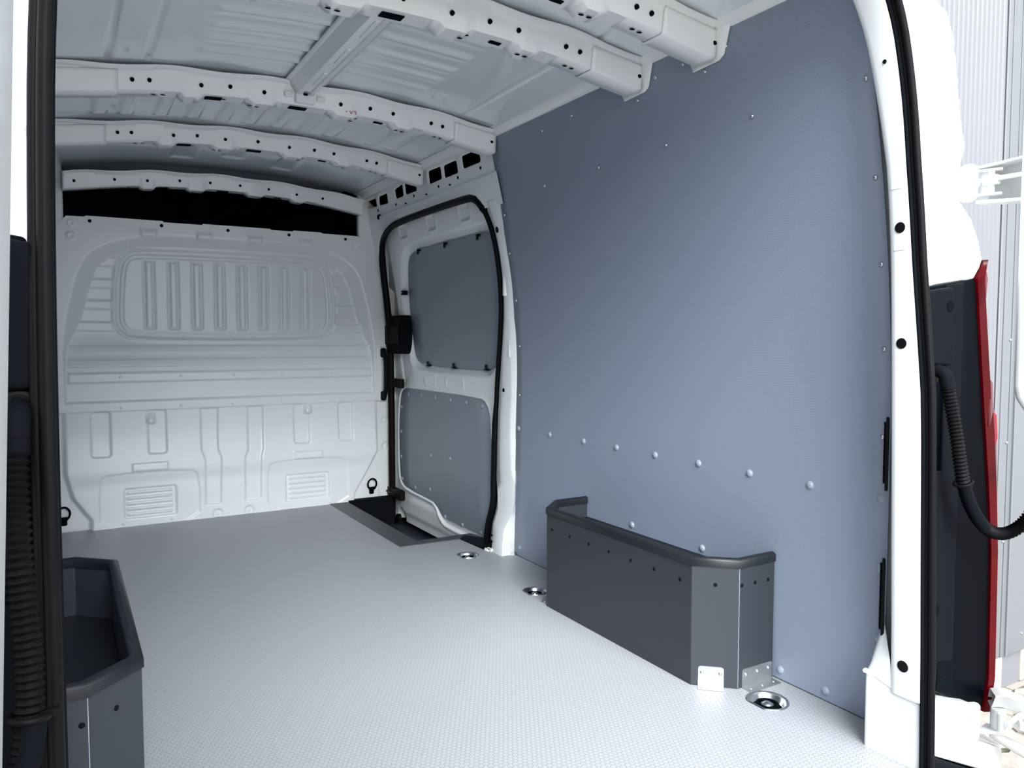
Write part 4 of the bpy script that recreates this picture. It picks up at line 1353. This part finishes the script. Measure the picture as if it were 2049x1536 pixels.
# hinges: upper
h = empty('hinge_arm', (1.868, 1.045, 1.372)); h.parent = dR
h.location = (1.868 - 1.868, 1.045 - .925, 1.372)
bevel(G().prism(rrect(-.022, .022, -.045, .045, .02), lambda u, v, w: (u * .4 + .004, w - u * .6, v), -.012, .0).mk('hinge_plate', 'white', h), .003)
for u, v in ((-.006, .026), (.010, .0), (-.006, -.026)):
    put('rivet', G().dome((0, 0, 0), (0, 0, 1), .012, .008, 14, 4).mk('rivet', 'white'), h, face(u + .008, -.016, v, (-.3, -1, 0)))
for o in [o for o in bpy.data.objects if o.name.startswith('rivet') and o.parent is None]: bpy.data.objects.remove(o)
bevel(G().prism([(.010, -.010), (.040, -.016), (.052, -.060), (.030, -.070), (.016, -.040)], lambda u, v, w: (u, v, w), .024, .029).mk('knuckle_plate', 'white', h), .001)
bevel(G().prism([(.010, -.010), (.040, -.016), (.052, -.060), (.030, -.070), (.016, -.040)], lambda u, v, w: (u, v, w), -.032, -.027).mk('knuckle_plate', 'white', h), .001)
G().cyl((.030, -.045, -.030), (0, 0, 1), .0075, .058, 14).mk('hinge_pin', 'white', h)
G().cyl((.040, -.030, -.026), (0, 0, 1), .012, .05, 14).mk('hinge_barrel', 'white', h)
bevel(G().prism([(.022, -.012), (.032, -.012), (.034, -.12), (.024, -.12)], lambda u, v, w: (u, v, w), .000, .010).box(.018, .040, -.062, -.030, -.008, .014).mk('check_strap', 'white', h), .002)
bevel(G().prism([(.012, -.020), (.050, -.008), (.075, -.07), (.075, -.13), (.030, -.13), (.024, -.07)], lambda u, v, w: (u, v, w - v * .10), .030, .036).mk('hinge_leaf', 'white', h), .002)
bevel(G().prism([(.012, -.020), (.050, -.008), (.075, -.07), (.075, -.13), (.030, -.13), (.024, -.07)], lambda u, v, w: (u, v, w + v * .06), -.048, -.040).mk('hinge_leaf', 'white', h), .002)
bevel(G().box(.066, .074, -.13, -.02, -.045, .04).mk('hinge_back', 'dirty', h), .002)
# lower
h2 = empty('hinge_arm'); h2.parent = dR
h2.location = (1.950 - 1.868, 1.035 - .925, .045)
bevel(G().prism(rrect(-.020, .020, -.058, .045, .014), lambda u, v, w: (u, w - u * .4, v), -.010, 0).mk('hinge_plate', 'dirty', h2), .003)
mr_ = None
for u, v in ((-.006, .018), (.012, .014), (-.004, -.026)):
    if mr_ is None:
        mr_ = G().dome((0, 0, 0), (0, 0, 1), .011, .007, 14, 4).mk('rivet', 'white', h2); mr_.matrix_local = face(u, -.010, v, (-.2, -1, 0))
    else: put('rivet', mr_, h2, face(u, -.010, v, (-.2, -1, 0)))
bevel(G().prism([(.012, -.010), (.080, .000), (.090, -.050), (.030, -.030)], lambda u, v, w: (u, v, w), -.036, -.030).mk('knuckle_plate', 'white', h2), .002)
ringp = [(.098 + .030 * math.cos(t), -.055 - .018 * math.sin(t), -.010 + .026 * math.sin(t)) for t in [2 * math.pi * i / 28 for i in range(28)]]
G().tube(ringp, .0065, 8, closed=True).mk('hinge_eye', 'white', h2, sharp=80)
G().cyl((.078, -.030, -.030), (0, 0, 1), .018, .05, 16).cyl((.060, -.045, -.028), (0, 0, 1), .007, .045, 12).mk('hinge_barrel', 'white', h2)
arm = [(.062, -.03, .055), (.085, -.045, .058), (.13, -.085, .036), (.18, -.13, .005), (.24, -.19, -.03)]
V, F = [], []
for x, y, z in smooth(arm, 2, closed=False): V += [(x, y, z), (x, y + .01, z - .034), (x + .03, y + .035, z - .03), (x + .03, y + .03, z + .004)]
nn = len(V) // 4
for i in range(nn - 1):
    for k in range(4): F.append((i * 4 + k, i * 4 + (k + 1) % 4, (i + 1) * 4 + (k + 1) % 4, (i + 1) * 4 + k))
bevel(mk('hinge_leaf', V, F, 'dirty', h2, sharp=40), .002)
bevel(G().tube(smooth([(.115, -.060, -.020), (.15, -.09, -.030), (.20, -.14, -.060), (.26, -.2, -.09)], 2, closed=False), .014, 10, flat=.6).mk('check_strap', 'white', h2, sharp=80), .001)
bevel(G().prism([(.075, -.010), (.12, -.03), (.26, -.18), (.24, -.20), (.13, -.11)], lambda u, v, w: (u, v, w + v * .5), -.060, -.048).mk('hinge_leaf', 'dirty', h2), .003)

# ================================================================== outside: ground and building
GZ = -0.62
gr = G().box(-14, 14, -14, 1.9, GZ - .05, GZ - .012).box(-14, 14, 1.9, 14, GZ - .05, GZ - .012).mk('ground', 'joint')
tag(gr, 'yard paved with tan interlocking concrete pavers', 'ground', kind='structure')
# zig-zag interlocking stones
PL, PW = .235, .12
def zig(n=1):
    q = .022
    top = [(-PL / 2, PW / 2), (-PL / 4 - .01, PW / 2 + q), (PL / 4 - .03, PW / 2 - q), (PL / 2, PW / 2)]
    bot = [(x, z - PW) for x, z in top]
    rt = [(PL / 2, PW / 2), (PL / 2 + q * .6, .02), (PL / 2 - q * .6, -.02), (PL / 2, -PW / 2)]
    lt = [(x - PL, z) for x, z in rt]
    return top + rt[1:3] + bot[::-1] + lt[1:3][::-1]


zp = zig()
jg = 0.965
pm = G().prism([(x * jg, y * .94) for x, y in zp][::-1], lambda u, v, w: (u, v, w), -.05, -.004).prism([(x * jg * .975, y * .91) for x, y in zp][::-1], lambda u, v, w: (u, v, w), -.004, 0.0)
pv0 = pm.mk('paver', 'paver', gr, sharp=30)
first = True
for i in range(20):
    for j in range(15):
        x = 2.20 + i * PL + (PL / 2 if j % 2 else 0); y = .05 + j * PW
        mtx = Matrix.Translation((x, y, GZ + random.uniform(-.002, .002)))
        if first: pv0.matrix_local = mtx; first = False
        else: put('paver', pv0, gr, mtx)
# the yard beyond the pieces: one slab level with the stones, joints shown by its own relief
gm = mat('far_pavers', (0.33, 0.295, 0.26), 0.85)
nt = gm.node_tree
bt = nt.nodes.new('ShaderNodeTexBrick'); tcn = nt.nodes.new('ShaderNodeTexCoord')
bt.inputs['Scale'].default_value = 1.0; bt.inputs['Brick Width'].default_value = PL * S; bt.inputs['Row Height'].default_value = PW * S
bt.inputs['Mortar Size'].default_value = .005
bt.inputs['Color1'].default_value = (.33, .295, .26, 1); bt.inputs['Color2'].default_value = (.29, .26, .23, 1); bt.inputs['Mortar'].default_value = (.11, .10, .07, 1)
nt.links.new(tcn.outputs['Object'], bt.inputs['Vector']); nt.links.new(bt.outputs['Color'], nt.nodes['Principled BSDF'].inputs['Base Color'])
M['far'] = gm
yd = G()
for x0, x1, y0, y1 in ((-14, 2.07, -14, 14), (7.0, 14, -14, 14), (2.07, 7.0, -14, -.02), (2.07, 7.0, 1.80, 14)):
    yd.box(x0, x1, y0, y1, GZ - .012, GZ - .002)
tag(yd.mk('paved_surface', 'far', gr), 'paved yard too far away to tell the stones apart', kind='stuff')

bld = empty('warehouse_wall', (3.6, 1.82, -.45))
tag(bld, 'white corrugated warehouse wall with grey flat sheet and timber base', 'building')
B0 = Vector((3.6, 1.82, -.45))
# corrugated sheet
V, F = [], []
xs = []
x = 2.20
while x < 3.535:
    xs += [(x, 0), (x + .012, 0), (x + .017, -.005), (x + .029, -.005)]
    x += .034
for a, d_ in xs:
    V += [(a - B0.x, d_, 0), (a - B0.x, d_, 5.0)]
F = [(2 * i, 2 * i + 2, 2 * i + 3, 2 * i + 1) for i in range(len(xs) - 1)]
mk('corrugated_sheet', V, F, 'facade', bld, sharp=20)
G().box(3.538 - B0.x, 3.548 - B0.x, -.004, .02, 0, 5).mk('joint_strip', 'seam', bld)
fs = G()
for k in range(4): fs.box(3.548 + k * .036 - B0.x, 3.582 + k * .036 - B0.x, -.004 - .002 * (k % 2), .02, 0, 5)
flat = bevel(fs.mk('flat_sheet', 'facade_grey', bld), .002)
for z in (.99, .54, 1.45):
    put('screw', ME_METAL, flat, face(3.645 - B0.x, -.006, z, (0, -1, 0)))
sh = bevel(G().box(3.694 - B0.x, 9.0 - B0.x, -.010, .02, 0, 5).mk('grey_sheet', 'facade_grey', bld), .003)
bevel(G().box(3.688 - B0.x, 3.696 - B0.x, -.014, .02, 0, 5).mk('edge_flashing', 'facade', bld), .001)
put('screw', ME_METAL, sh, face(3.83 - B0.x, -.011, .082, (0, -1, 0)))
put('screw', ME_METAL, sh, face(3.95 - B0.x, -.011, .60, (0, -1, 0)))
G().box(2.20 - B0.x, 9.0 - B0.x, .02, .3, -.17, 5.0).mk('wall_core', 'facade', bld)
for k in range(8):
    bevel(G().box(3.60 + k * .14 - B0.x, 3.71 + k * .14 - B0.x, .01 + .012 * (k % 2), .05, -.165, .02).mk('timber_board', 'wood', bld), .004)
bm = bevel(G().box(-1.0, 1.0, -.035, .035, 0, .06).mk('timber_beam', 'wood'), .006)
bm.location = (4.35, 1.62, GZ + .0)
bm.rotation_euler = (0, 0, .12)
tag(bm, 'weathered timber beam lying on the pavers in front of the warehouse wall', 'beam')

# ------------------------------------------------------------------ to metres
done = set()
for o in bpy.data.objects:
    if o.type == 'MESH' and o.data.name not in done:
        o.data.transform(Matrix.Scale(S, 4)); done.add(o.data.name)
    o.location = o.location * S
for me in bpy.data.meshes:
    me.update()
